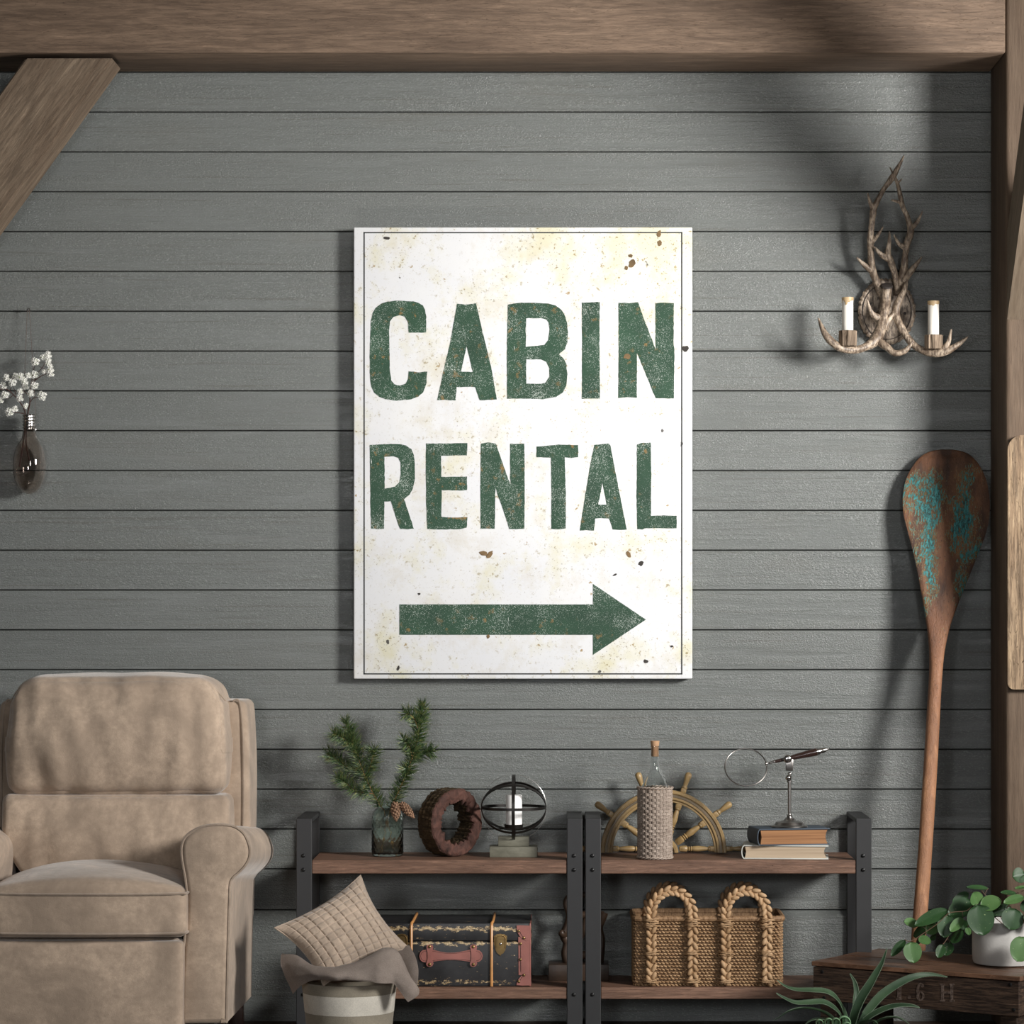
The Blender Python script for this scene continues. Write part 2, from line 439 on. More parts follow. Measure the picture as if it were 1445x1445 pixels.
# --- trunk
def trunk():
    m = Mt('scuffed_black_trunk'); v = m.co(); z = m.node('ShaderNodeSeparateXYZ'); m.L(v, z.inputs[0])
    n = m.noise(m.co((1, 1, 2.2)), 60, 5, .75); bb = None
    for zc, w, g in ((TZ['top'] - .009 - TZ['bot'], .012, .22), (TZ['split'] - .006 - TZ['bot'], .012, .20), (.012, .014, .145)):
        d_ = m.math('ABSOLUTE', m.math('SUBTRACT', z.outputs[2], zc))
        k = m.math('MULTIPLY', m.math('MAXIMUM', m.math('SUBTRACT', 1., m.math('DIVIDE', d_, w)), 0.), g)
        bb = k if bb is None else m.math('MAXIMUM', bb, k)
    f = m.math('ADD', n, bb)
    gold = m.ramp(m.noise(v, 220, 3), [(.35, (.28, .19, .09)), (.65, (.58, .46, .28))])
    base = m.ramp(m.noise(v, 30, 4), [(.3, (.018, .018, .019)), (.7, (.032, .032, .034))])
    br = m.mix(m.ramp(f, [(.635, 0.), (.655, .8)]), base, (.09, .045, .02))
    col = m.mix(m.ramp(f, [(.655, 0.), (.675, 1.)]), br, gold)
    return m.set(col=col, rough=.42, nor=m.bump(f, .15, .001))
TZ = dict(top=P(640, 1306, .27).z, split=P(640, 1328, .27).z, bot=P(640, 1392, .27).z)
M['trunk'] = trunk()
M['leather'] = plain('rose_brown_leather', (.30, .115, .095), .42, 0, .4, 350, var=.2)
M['stitch'] = plain('dark_stitching', (.06, .025, .022), .7)
M['strap'] = plain('honey_wood_strap', (.52, .25, .085), .35, var=.2)
M['brass'] = plain('aged_brass', (.30, .20, .085), .38, .9, .3, 120, var=.35)
M['seagrass'] = None
def straw(name, lo, hi, s=60, sc=(1, 1, 1)):
    m = Mt(name); v = m.co(sc)
    a = m.noise(v, s, 4, .6); f = m.noise(m.co((1, 1, 3)), 420, 3)
    col = m.ramp(a, [(.3, lo), (.7, hi)])
    col = m.mix(.35, col, m.ramp(f, [(.3, .3), (.7, 1.)]), 'MULTIPLY')
    return m.set(col=col, rough=.6, nor=m.bump(f, .4, .001), spec=.35)
M['seagrass'] = straw('seagrass_weave', (.27, .15, .07), (.54, .35, .19))
M['seabraid'] = straw('seagrass_braid', (.36, .21, .10), (.60, .40, .23), 45)
M['rimdark'] = straw('seagrass_rim', (.16, .085, .04), (.42, .26, .14), 70, (3, 3, 1))
M['wicker'] = straw('washed_wicker', (.30, .235, .19), (.52, .43, .36), 50)
M['oak'] = wood('varnished_wheel_wood', (.26, .165, .065), (.50, .345, .155), grain=(5, 5, 5), crack=.3, bump=.2, rough=.38, spec=.5)
M['oak_d'] = plain('wheel_inlay_metal', (.16, .125, .085), .4, .4)
M['cork'] = plain('cork_stopper', (.42, .25, .14), .8, 0, .6, 300, var=.3)
def glass(name, col=(1, 1, 1), rough=0., bump=None, ior=1.45):
    m = Mt(name); m.set(col=col, rough=rough, trans=1., ior=ior)
    if bump: m.set(nor=m.bump(m.noise(m.co(), bump, 2), .3, .002))
    return m.m
M['glass'] = glass('clear_glass', (.96, .98, .98))
M['lens'] = glass('thin_lens_glass', (.98, .99, .99), ior=1.12)
M['smoke'] = glass('smoky_glass', (.86, .80, .76))
M['greenglass'] = glass('green_bottle_glass', (.80, .90, .85), .02)
M['steel'] = plain('polished_steel', (.55, .53, .51), .2, 1., var=.05)
M['nickel'] = plain('brushed_nickel', (.33, .31, .295), .3, 1., .1, 300, var=.08)
M['ebony'] = plain('dark_turned_wood', (.028, .014, .011), .25, coat=.4)
M['navy'] = plain('navy_book_cloth', (.042, .06, .082), .6, 0, .4, 500)
M['cream'] = plain('pale_book_cloth', (.52, .53, .49), .6, 0, .3, 500)
def pages(name, lo, hi):
    m = Mt(name); v = m.co((.6, .6, 1)); a = m.noise(m.co((3, 3, 420)), 1, 3, .6); b = m.noise(m.co((2, 2, 60)), 1, 2)
    col = m.ramp(m.math('ADD', m.math('MULTIPLY', a, .6), m.math('MULTIPLY', b, .4)), [(.35, lo), (.65, hi)])
    return m.set(col=col, rough=.8, nor=m.bump(a, .5, .001))
M['pages_o'] = pages('foxed_page_edges', (.17, .07, .026), (.38, .19, .08))
M['pages_c'] = pages('cream_page_edges', (.36, .27, .18), (.54, .43, .31))
M['iron'] = plain('dark_iron_band', (.03, .027, .025), .35, .7)
M['stonewood'] = wood('grey_lime_wood', (.16, .155, .115), (.30, .29, .225), grain=(3, 10, 10), crack=.3, bump=.3)
M['crate'] = wood('dark_crate_wood', (.040, .023, .015), (.15, .092, .060), streak=.8, grain=(1.6, 3.4, 22), rot=(0, 0, math.radians(32)), crack=.9, bump=1., rough=.55, fine=1.3, dark=(.014, .009, .007))
M['cratetop'] = wood('brown_crate_top', (.13, .065, .038), (.36, .195, .118), streak=.5, grain=(1.6, 20, 3.4), rot=(0, 0, math.radians(32)), crack=.8, bump=.6, rough=.36, fine=1.2, spec=.5)
M['stencil'] = None
def stencil():
    m = Mt('faded_stencil_paint'); n = m.noise(m.co(), 160, 4, .7)
    return m.set(col=m.ramp(n, [(.4, (.055, .034, .024)), (.62, (.17, .125, .10))]), rough=.7)
M['stencil'] = stencil()
M['pot'] = plain('pale_concrete', (.50, .485, .46), .75, 0, .5, 260, var=.07)
M['terra'] = plain('grey_planter', (.2, .19, .18), .7)
M['soil'] = plain('dark_soil', (.02, .014, .01), .9, 0, .8, 80)
def leafm(name, lo, hi, rough=.3, spots=True, s=10):
    m = Mt(name); v = m.co(); a = m.noise(v, s, 4)
    col = m.ramp(a, [(.3, lo), (.7, hi)])
    if spots:
        sp = m.ramp(m.noise(v, 260, 2, .5), [(.70, 0.), (.74, .7)])
        col = m.mix(sp, col, (.35, .42, .2))
    return m.set(col=col, rough=rough, nor=m.bump(m.noise(v, 60, 3), .12, .001), spec=.28)
M['leaf'] = leafm('waxy_leaf', (.012, .038, .012), (.032, .08, .026), .42)
M['leafp'] = leafm('pale_waxy_leaf', (.045, .11, .032), (.10, .19, .065), .42)
M['aloe'] = leafm('aloe_leaf', (.018, .040, .020), (.048, .088, .044), .5, False, 14)
M['thorn'] = plain('aloe_margin', (.15, .21, .14), .5)
M['rosette'] = leafm('succulent_leaf', (.13, .25, .13), (.24, .40, .23), .5, False, 14)
M['stem'] = plain('brown_stem', (.10, .06, .035), .6)
M['twig'] = plain('red_brown_twig', (.045, .018, .014), .6)
M['petal'] = plain('white_petal', (.93, .92, .86), .6, var=.08)
M['bud'] = plain('green_bud', (.16, .24, .03), .6)
def needle():
    m = Mt('pine_needle'); a = m.noise(m.co(), 90, 3)
    return m.set(col=m.ramp(a, [(.36, (.022, .05, .018)), (.52, (.07, .125, .04)), (.66, (.22, .22, .075))]), rough=.5)
M['needle'] = needle()
M['pinetwig'] = plain('orange_twig', (.24, .125, .045), .6)
M['cone'] = bark('pine_cone', (.09, .05, .03), (.32, .19, .12), (1, 1, 1), 60, .5, .002)
M['sculpt'] = plain('carved_brown_wood', (.045, .026, .016), .42, 0, .4, 60, var=.3)
M['cord'] = plain('thin_brown_cord', (.09, .06, .05), .8)

# ================================================================== SETTING
PH = 56.22 * .002
b = B()
zt = P(0, 158, 0).z
z = zt + 5 * PH
zb = (1440 - 1284) * .002
lines = [(1440 - 158) * .002 + PH * k for k in range(5, -1, -1)] + [(1440 - 158) * .002 - PH * k for k in range(1, 20)]
edges = lines + [zb]
for i in range(len(edges) - 1):
    t_, u_ = edges[i], edges[i + 1]
    boxab(b, (-2.58, -.0, u_ + .0015), (2.4, .03, t_ - .0015), .0014, seg=1)
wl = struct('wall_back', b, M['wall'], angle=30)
b = B(); boxab(b, (-2.58, .012, -.02), (2.4, .06, 3.4), 0)
bk = obj('groove', b, M['groove'], wl)
b = B()
prism(b, [[Vector((-2.58, y, zz)) for y, zz in ((.03, 0), (-.016, 0), (-.016, zb - .017), (-.012, zb - .012), (-.004, zb - .003), (.0, zb - .001), (.03, zb - .001))]], 4.98, (-1, 0, 0))
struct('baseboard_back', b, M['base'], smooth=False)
b = B(); boxab(b, (-2.6, -9.3, -.04), (3.4, .05, 0), 0); struct('floor', b, M['floor'])
b = B(); boxab(b, (-2.6, -3.2, 3.36), (3.4, .06, 3.42), 0); struct('ceiling', b, M['ceiling'])
# ceiling beam
BD = .29
z0 = P(700, 75, BD).z
b = B(); boxab(b, (-2.58, -BD, z0), (P(1419, 0, BD).x, .0, 3.2), .006, seg=2)
struct('trim_1', b, M['beam'])
# right post
b = B(); boxab(b, (P(1419, 0, BD).x, -BD, 0), (P(1419, 0, BD).x + .3, .0, 3.36), .012, seg=3)
struct('trim_2', b, M['post'])
b = B(); boxab(b, (P(-338, 0, BD).x - .26, -BD, 0), (P(-338, 0, BD).x, .0, 3.36), .012, seg=3)
struct('trim_5', b, M['post'])
# left brace, parallel to the wall
def quad_prism(b, pts, d0, d1, bev=.004):
    t = B(); f = [P(x, y, d0) for x, y in pts]
    prism(t, [f], d1, (0, -1, 0))
    bmesh.ops.recalc_face_normals(t, faces=t.faces)
    bmesh.ops.dissolve_limit(t, angle_limit=.02, verts=t.verts, edges=t.edges)
    bmesh.ops.bevel(t, geom=t.edges[:], offset=bev, segments=2, affect='EDGES')
    merge(b, t)
b = B(); quad_prism(b, [(-340, 605), (36, 82), (160, 82), (-340, 777)], .288, .15)
struct('trim_3', b, M['brace'])
# right brace: from the post up and towards the room
b = B()
xa = P(1419, 450, BD).x; zlow = P(1419, 451, BD).z
prof = [(-BD, zlow), (-BD, zlow + .24), (-BD - 1.0, zlow + 1.24), (-BD - 1.24, zlow + 1.24)]
prism(b, [[Vector((xa + .004, y, zz)) for y, zz in prof]], .12, (-1, 0, 0))
t_ = struct('trim_4', b, M['brace2'], smooth=False)
# ================================================================== RECLINER
XC = -1.052
rec = thing('recliner', 'wide beige suede recliner armchair with rolled arms at the left', 'armchair', (XC, -.45, 0))
def taper(p, v):
    return p
zU0, zU1, zU2 = P(0, 957, .45).z, P(0, 1121, .45).z, P(0, 1235, .45).z
# upper head cushion
def f_up(p, v):
    t = (v.z + 1) / 2
    p.x *= 1 - .045 * max(0, t - .55) / .45 - .03 * (1 - t) ** 2
    if v.z > .0: p.z -= .05 * max(0, abs(v.x) - .72) ** 2 / .08
    p.y -= .022 * math.sin(min(1, t * 1.15) * PI)
    return p
b = B(); puff(b, (XC, -.31, (zU0 + zU1) / 2), (.299, .14, (zU0 - zU1) / 2 + .002), .034, (.004, .03, .010), n=44, amp=.006, fr=7, fn=f_up, wr=.014)
up = obj('head_cushion', b, M['suede'], rec, angle=80)
for s in (-1, 1):   # stitched pleats at the shoulders
    b = B(); tube(b, [Vector((XC + s * .215, -.437, zU0 - .008)), Vector((XC + s * .262, -.43, zU0 - .03)), Vector((XC + s * .288, -.40, zU0 - .062))], .0018, 6, k=4)
    obj('pleat_stitching', b, M['piping'], up)
def f_lo(p, v):
    t = (v.z + 1) / 2
    if t < .45: p.x *= 1 - .26 * (.45 - t) / .45
    p.y -= .02 * math.sin(t * PI)
    return p
b = B(); puff(b, (XC, -.31, (zU1 + .42) / 2 - .002), (.303, .14, (zU1 - .42) / 2), .022, (.003, .02, .0), n=40, amp=.005, fr=6, fn=f_lo, wr=.010)
obj('lumbar_cushion', b, M['suede'], rec, angle=80)
# wings behind
def f_w(p, v):
    if v.z > 0: p.x *= 1 - .03 * v.z ** 3
    if v.z < -.2: p.x *= 1 - .03 * (-v.z)
    return p
b = B(); puff(b, (XC, -.215, .60), (.345, .105, P(0, 988, .3).z - .60), .02, (.002, .0, .0), n=20, fn=f_w, amp=.002)
wing = obj('back_frame', b, M['suede'], rec, angle=80)
for s in (-1, 1):
    zz = P(0, 989, .3).z; b = B()
    tube(b, [Vector((XC + s * .325, -.322, .42)), Vector((XC + s * .328, -.322, .6)), Vector((XC + s * .327, -.322, .8)), Vector((XC + s * .318, -.320, zz - .006)), Vector((XC + s * .30, -.318, zz + .001))], .0028, 6, k=5)
    obj('piping', b, M['piping'], wing)
# seat cushion
hs = .238; ztp, zbt = .4456, .327
def f_s(p, v):
    if v.z > 0: p.z += .058 * (1 - v.x ** 2) ** .7 * (1 - ((v.y + .1) / 1.1) ** 2) ** .7 if abs((v.y + .1) / 1.1) < 1 else 0
    p.y -= .022 * (1 - v.x ** 2) if v.y < 0 else 0
    return p
b = B(); puff(b, (XC - .02, -.60, (ztp + zbt) / 2), (hs + .02, .245, (ztp - zbt) / 2), .022, n=26, fn=f_s, amp=.003, fr=5)
seat = obj('seat_cushion', b, M['suede'], rec, angle=80)
for zz in (ztp - .006, zbt + .012):
    b = B()
    pts = [Vector((XC - .02 + s * (u + .02), -.60 - w, zz)) for s, u, w in
           ((-1, hs, .0), (-1, hs, .215), (-1, hs - .02, .246), (-1, hs * .5, .262), (1, 0, .268), (1, hs * .5, .262), (1, hs - .02, .246), (1, hs, .215), (1, hs, 0))]
    tube(b, pts, .0034, 6, k=5)
    obj('piping', b, M['piping'], seat)
b = B(); puff(b, (XC - .02, -.60, .29), (hs * .95 + .02, .22, .035), .03, n=12)
obj('seat_base', b, M['suede'], rec, angle=80)
# foot rest panel
b = B(); puff(b, (XC - .022, -.80, (.318 + .085) / 2), (.251, .045, (.318 - .085) / 2), .016, (0, .008, 0), n=24, amp=.003, fr=6)
obj('footrest', b, M['suede'], rec, angle=80)
# arms
AZ = [(80, 1470), (78, 1300), (84, 1100), (100, 900), (115, 740), (121, 600), (115, 480), (97, 370), (84, 290), (84, 215), (108, 155), (160, 112), (225, 84), (300, 72), (380, 72), (450, 86), (508, 130), (538, 190), (550, 245), (542, 305), (512, 355), (470, 398), (432, 432), (413, 480), (408, 600), (402, 800), (396, 1000), (390, 1300), (387, 1436), (387, 1470)]
out = [P(240 + x / 4.9, 1150 + y / 4.9, .8) for x, y in AZ]
out = [Vector((p.x, 0, max(p.z, .103))) for p in out]
out = [Vector(q) for q in cr([tuple(p) for p in out], 3)]
out = [Vector((p.x, 0, max(p.z, .103))) for p in out]
_o = [out[0]]
for p in out[1:]:
    if (p - _o[-1]).length > .0015: _o.append(p)
if (_o[0] - _o[-1]).length < .0015: _o.pop()
out = _o
def off2(loop, o):
    n = len(loop); r = []
    for i in range(n):
        a, c = loop[i - 1], loop[(i + 1) % n]; t = (c - a)
        t = t.normalized() if t.length > 1e-9 else Vector((1, 0, 0))
        r.append(loop[i] + Vector((t.z, 0, -t.x)) * o)
    return r
area = sum(out[i - 1].x * out[i].z - out[i].x * out[i - 1].z for i in range(len(out)))
sgn = 1 if area > 0 else -1
def arm(side):
    b = B(); ringsV = []
    def mk(loop, d, t):
        r = []
        for p in loop:
            zz = p.z; xx = p.x
            if zz > .40: zz -= .05 * t * min(1, (zz - .40) / .07)
            if zz < .11: zz = zz - .012 * t
            if side < 0: xx = 2 * XC - xx - .048
            r.append(b.verts.new(Vector((xx, -d, zz))))
        return r
    spec = [(-.012, .806, 0), (-.004, .803, 0), (0, .797, 0), (.0, .77, .02)] + [(0, .8 - .63 * t, t) for t in (.15, .3, .45, .6, .75, .9, 1.)] + [(-.006, .165, 1)]
    for o, d, t in spec: ringsV.append(mk(off2(out, o * sgn), d, t))
    for A, C in zip(ringsV, ringsV[1:]):
        n = len(A)
        for j in range(n): b.faces.new((A[j], A[(j + 1) % n], C[(j + 1) % n], C[j]))
    for R, fl in ((ringsV[0], 0), (ringsV[-1], 1)):
        tr = tessellate_polygon([[v.co for v in R]])
        for t in tr:
            try: b.faces.new([R[i] for i in t])
            except ValueError: pass
    a = obj('armrest', b, M['suede'], rec, angle=50)
    b = B()
    lp = off2(out, .001 * sgn)[1:-1]
    tube(b, [Vector((2 * XC - p.x - .048 if side < 0 else p.x, -.8, p.z)) for p in lp], .0036, 6)
    obj('piping', b, M['piping'], a)
    # piped rear corner of the side panel
    return a
arm(1); arm(-1)
for s in (-1, 1):
    for y in (-.72, -.24):
        b = B(); boxab(b, (XC + s * .30 - .02, y - .02, 0), (XC + s * .30 + .02, y + .02, .112), .003); obj('leg', b, M['ebony'], rec)
# ================================================================== HANGING BULB VASE
zn = (4.817, 0, 420)
nail = P(40.5, 437.5, .02)
b = B(); lathe(b, nail + Vector((0, .024, 0)), [(.0015, 0), (.0015, .026), (.0048, .027), (.0052, .030), (.003, .0325)], 12, axis=(0, -1, 0))
tag(obj('nail', b, M['steel']), 'small steel nail in the plank wall above the blossoms', 'nail')
vc = P(41.5, 651, .05)
s_ = S(.05)
vase = thing('hanging_vase', 'smoky light bulb shaped glass vase hanging on the wall', 'vase', vc)
prof = [(8, 55), (8.5, 48), (9.5, 40), (10.2, 36), (11, 32), (15, 26), (19.5, 18), (22.5, 6), (23.2, -4), (22.8, -16), (20.5, -27), (16.5, -36), (10.5, -42.5), (4, -45.8), (.3, -46.4)]
pr = cr(prof, 4)
b = B(); full = [(r * s_, h * s_) for r, h in pr]; inn = [(max(.0002, (r - 1.1) * s_), (h + (.9 if h < -30 else 0)) * s_) for r, h in pr]
lathe(b, vc, inn[::-1] + full, 40, cap=False)
gb = obj('glass_bulb', b, M['smoke'], vase, angle=80)
b = B()
zt_ = P(0, 585, .05).z; zl_ = P(0, 606, .05).z
lathe(b, (vc.x, vc.y, 0), [(.0150, zl_), (.0150, zt_), (.0165, zt_), (.0165, zl_), (.0150, zl_)], 30, cap=False)
pts = []
for i in range(150):
    t = i / 149; a = t * 2 * PI * 5
    pts.append(Vector((vc.x + .0178 * math.cos(a), vc.y + .0178 * math.sin(a), zl_ + (zt_ - zl_) * t)))
tube(b, pts, .0021, 6)
obj('screw_neck', b, M['steel'], vase)
b = B()
tube(b, [nail + Vector((-.003, -.006, -.002)), vc + Vector((-.018, 0, zt_ - vc.z))], .0007, 5)
tube(b, [nail + Vector((.003, -.006, -.002)), vc + Vector((.018, 0, zt_ - vc.z))], .0007, 5)
obj('hanging_cord', b, M['cord'], vase)
# blossom branch
def Zb(x, y, d=.06): return Z(x, y, 12.04, 0, 480, d)
br = thing('blossom_branch', 'white blossom sprig standing in the light bulb shaped vase', 'branch', Zb(460, 1260, .05))
stems = [([(500, 2050), (440, 1700), (470, 1260), (505, 1080), (510, 960), (520, 800), (590, 690), (700, 610), (840, 550)], 13), ([(510, 960), (400, 850), (370, 740)], 9), ([(520, 1050), (570, 985), (650, 970)], 9),
         ([(330, 2150), (400, 1700), (430, 1250), (350, 1070), (220, 920), (100, 830), (-60, 850)], 14), ([(220, 935), (170, 975), (100, 990)], 7), ([(270, 930), (250, 860), (230, 800)], 7), ([(590, 690), (640, 560), (720, 470), (770, 370)], 8),
         ([(720, 470), (670, 450)], 6), ([(860, 540), (790, 510), (720, 470)], 6), ([(410, 1250), (330, 1235), (230, 1228)], 8), ([(170, 850), (190, 800)], 6), ([(520, 800), (575, 500), (585, 430)], 7)]
for k, (p, r) in enumerate(stems):
    dd = [.05 + .012 * math.sin(k * 2.1) * (i / len(p)) + (0.004 * i) for i in range(len(p))]
    inside = p[0][1] > 1500
    if inside: dd = [.05] * 3 + dd[3:]
    b = B(); tube(b, [Zb(x, y, q) for (x, y), q in zip(p, dd)], [r * .00017 * (1 - .5 * i / len(p)) for i in range(len(p))], 7, k=4)
    obj('stem', b, M['twig'], br)
cl = [(605, 370, 78), (735, 290, 50), (825, 250, 58), (820, 315, 60), (830, 400, 55), (865, 490, 62), (865, 565, 65), (595, 590, 75), (120, 640, 60), (215, 725, 68), (60, 775, 65), (270, 620, 55), (365, 620, 62), (425, 700, 65), (440, 785, 60), (585, 775, 68), (530, 905, 60), (722, 945, 85), (88, 935, 68), (5, 1020, 50), (345, 870, 45), (345, 985, 62), (170, 1225, 82), (258, 1165, 45), (445, 1120, 38), (480, 600, 45), (760, 540, 35)]
for k, (x, y, r) in enumerate(cl):
    b = B(); bg = B(); c = Zb(x, y, .062 + .02 * random.random()); R = r * .00016
    nf = max(5, int(r / 7.5))
    for i in range(nf):
        a = i * 2.4; rr = math.sqrt((i + .5) / nf) * R * .82
        hz = math.sqrt(max(0, R * R - rr * rr)) * .8
        dirv = Vector((math.cos(a) * rr, -hz - .001, math.sin(a) * rr)).normalized()
        fc = c + Vector((math.cos(a) * rr, -hz, math.sin(a) * rr))
        u = dirv.orthogonal().normalized(); v = dirv.cross(u); ph = random.random() * 6
        fr_ = .0056
        for q in range(6):
            t = ph + q * PI / 3; w = (u * math.cos(t) + v * math.sin(t)); s2 = (v * math.cos(t) - u * math.sin(t))
            vs = [b.verts.new(fc + w * .0004), b.verts.new(fc + w * fr_ * .5 + s2 * .0013 + dirv * .0012), b.verts.new(fc + w * fr_ + dirv * .0030), b.verts.new(fc + w * fr_ * .5 - s2 * .0013 + dirv * .0012)]
            b.faces.new(vs)
        if random.random() < .35:
            ell(bg, fc + dirv * .0006, (.0011, .0011, .0011), u=6, v=4)
    for i in range(2):
        a = random.random() * 6; ell(bg, c + Vector((math.cos(a) * R * .6, -.001, math.sin(a) * R * .6)), (.0016, .001, .0026), Matrix.Rotation(a, 3, 'Y'), 6, 4)
    f = obj('blossom_cluster', b, M['petal'], br, smooth=False)
    obj('bud', bg, M['bud'], f)
# ================================================================== SIGN
SD = .045
sg = thing('wall_sign', 'large white weathered sign reading CABIN RENTAL with a green arrow', 'sign', P(738, 958, SD))
b = B(); a_ = P(499, 958, SD); c_ = P(977, 320.5, SD)
boxab(b, (a_.x, -SD, a_.z), (c_.x, -.012, c_.z), .0035, seg=3)
obj('sign_panel', b, M['sign'], sg)
b = B()
for x0, y0, x1, y1 in ((513, 327.4, 963, 329.2), (513, 950, 963, 951.8), (513, 327.4, 514.8, 951.8), (961.2, 327.4, 963, 951.8)):
    boxab(b, P(x0, y1, SD) + Vector((0, -.0006, 0)), P(x1, y0, SD) + Vector((0, .001, 0)), 0)
obj('border_line', b, M['ink'], sg)
def rough_loop(pts, ox, oy, sc=2.89, amp=.0007, curve=False):
    w = [P(ox + x / sc, oy + y / sc, SD + .0009) for x, y in pts]
    r = []
    for i in range(len(w)):
        a, c = w[i], w[(i + 1) % len(w)]; L = (c - a).length; n = max(1, int(L / .006))
        for j in range(n):
            p = a.lerp(c, j / n); q = p * 90
            r.append(p + Vector((noise.noise(q), 0, noise.noise(q + Vector((5, 5, 5))))) * amp)
    return r
M['chip'] = plain('rusty_chip', (.035, .03, .026), .8, var=.4)
M['rust'] = plain('rust_brown_chip', (.16, .10, .045), .8, var=.5)
for x, y, rx_, ry_, an, mt in ((546, 336, 4.5, 2.2, .1, 'chip'), (967.5, 492, 4.6, 4.4, 0, 'chip'), (683, 781, 6, 3, .2, 'rust'), (691, 783, 6, 3, 2.2, 'rust'), (887, 782, 5, 2.6, 1.1, 'rust'), (904.5, 795, 3.6, 3, 2.4, 'chip'), (591.5, 838, 1.8, 1.6, 0, 'chip'), (911.5, 933, 3, 2.6, .5, 'chip'), (562, 943, 1.8, 3.6, .3, 'chip'), (868, 811, 3.4, 1.2, -.5, 'chip'), (885, 503, 4.5, 4, 0, 'rust'), (689, 898, 2.4, 2.6, 0, 'rust'), (948, 912, 2.2, 1.4, 0, 'chip'), (892, 372, 4.5, 6, .5, 'rust'), (890, 361, 3, 2.2, 0, 'rust'), (884, 378, 2.2, 3.2, 0, 'rust'), (930, 330, 3, 4.5, .2, 'rust'), (931, 343, 3.4, 3.8, .2, 'rust')):
    b = B(); l = []
    for i in range(14):
        a = 2 * PI * i / 14; k = 1 + .45 * noise.noise(Vector((math.cos(a) * 1.5, math.sin(a) * 1.5, x)))
        u_ = math.cos(a) * rx_ * k; v_ = math.sin(a) * ry_ * k
        l.append(P(x + u_ * math.cos(an) - v_ * math.sin(an), y + u_ * math.sin(an) + v_ * math.cos(an), SD + .0012))
    prism(b, [l], .0016); obj('rust_spot', b, M[mt], sg, smooth=False)
LET = [
 ('C', 490, 310, [[(322, 460), (322, 395), (318, 368), (308, 350), (292, 340), (270, 333), (205, 330), (165, 334), (138, 343), (115, 360), (102, 385), (96, 420), (92, 560), (93, 650), (98, 680), (110, 705), (130, 722), (155, 732), (200, 738), (260, 733), (290, 722), (310, 703), (322, 670), (326, 620), (290, 622), (251, 618), (248, 650), (238, 668), (215, 677), (192, 671), (180, 655), (174, 620), (171, 450), (175, 415), (188, 397), (215, 389), (235, 396), (248, 418), (250, 460)]]),
 ('A', 490, 310, [[(448, 343), (488, 346), (526, 341), (555, 470), (585, 590), (610, 733), (575, 735), (540, 736), (522, 683), (490, 682), (446, 683), (442, 737), (400, 735), (367, 735), (392, 620), (420, 500)], [(487, 516), (464, 620), (512, 620)]]),
 ('B', 490, 310, [[(655, 346), (700, 339), (760, 338), (820, 342), (850, 350), (872, 366), (888, 390), (896, 420), (900, 460), (898, 500), (888, 528), (864, 548), (882, 566), (894, 590), (898, 630), (894, 675), (880, 705), (850, 724), (800, 732), (700, 730), (652, 730), (651, 560)], [(730, 402), (795, 402), (812, 407), (822, 420), (825, 445), (820, 490), (805, 510), (728, 519)], [(730, 570), (790, 570), (812, 580), (824, 605), (824, 640), (810, 664), (790, 669), (730, 668)]]),
 ('I', 490, 310, [[(957, 338), (1000, 337), (1030, 335), (1029, 540), (1031, 730), (990, 729), (957, 731), (958, 500)]]),
 ('N', 490, 310, [[(1106, 338), (1150, 340), (1186, 336), (1220, 430), (1258, 530), (1257, 340), (1295, 338), (1332, 340), (1331, 510), (1335, 530), (1332, 730), (1258, 728), (1220, 635), (1182, 542), (1181, 726), (1140, 724), (1105, 727), (1107, 540)]]),
 ('R', 490, 610, [[(92, 52), (150, 48), (215, 48), (242, 54), (260, 68), (272, 92), (276, 130), (276, 190), (268, 228), (255, 254), (232, 274), (252, 330), (272, 393), (245, 396), (216, 394), (196, 340), (178, 282), (152, 282), (150, 394), (125, 395), (97, 393), (94, 220)], [(152, 100), (190, 98), (208, 104), (217, 122), (218, 170), (212, 205), (195, 222), (153, 230)]]),
 ('E', 490, 610, [[(322, 46), (410, 45), (490, 44), (488, 95), (440, 94), (383, 96), (384, 182), (440, 181), (488, 181), (489, 236), (440, 238), (386, 236), (384, 345), (440, 348), (490, 345), (488, 388), (465, 395), (400, 396), (326, 395), (322, 270), (321, 150)]]),
 ('N', 490, 610, [[(545, 46), (575, 42), (606, 45), (635, 130), (665, 215), (664, 46), (692, 48), (722, 46), (724, 220), (723, 394), (690, 395), (662, 394), (634, 310), (604, 226), (602, 394), (570, 392), (544, 394), (543, 220)]]),
 ('T', 490, 610, [[(772, 58), (815, 55), (860, 50), (942, 52), (942, 102), (915, 104), (887, 102), (892, 250), (891, 392), (860, 396), (832, 393), (833, 250), (831, 104), (800, 103), (772, 101)]]),
 ('A', 490, 610, [[(1008, 51), (1040, 48), (1066, 46), (1074, 54), (1105, 220), (1140, 397), (1110, 399), (1084, 397), (1068, 352), (1040, 350), (1012, 352), (1006, 401), (975, 399), (948, 400), (972, 250), (990, 140)], [(1041, 206), (1024, 295), (1058, 295)]]),
 ('L', 490, 610, [[(1182, 50), (1198, 43), (1238, 42), (1240, 180), (1239, 340), (1290, 339), (1344, 340), (1343, 392), (1250, 391), (1212, 392), (1205, 397), (1183, 395), (1180, 260)]])]
for ch, ox, oy, loops in LET:
    b = B(); prism(b, [rough_loop(l, ox, oy, amp=.0012) for l in loops], .0016)
    obj('letter', b, M['green'], sg, smooth=False, label='green letter ' + ch)
b = B(); prism(b, [rough_loop([(213, 702), (1002, 702), (1002, 618), (1218, 764), (1002, 908), (1002, 826), (213, 826)], 490, 610, amp=.0004)], .0016)
obj('arrow', b, M['green'], sg, smooth=False)
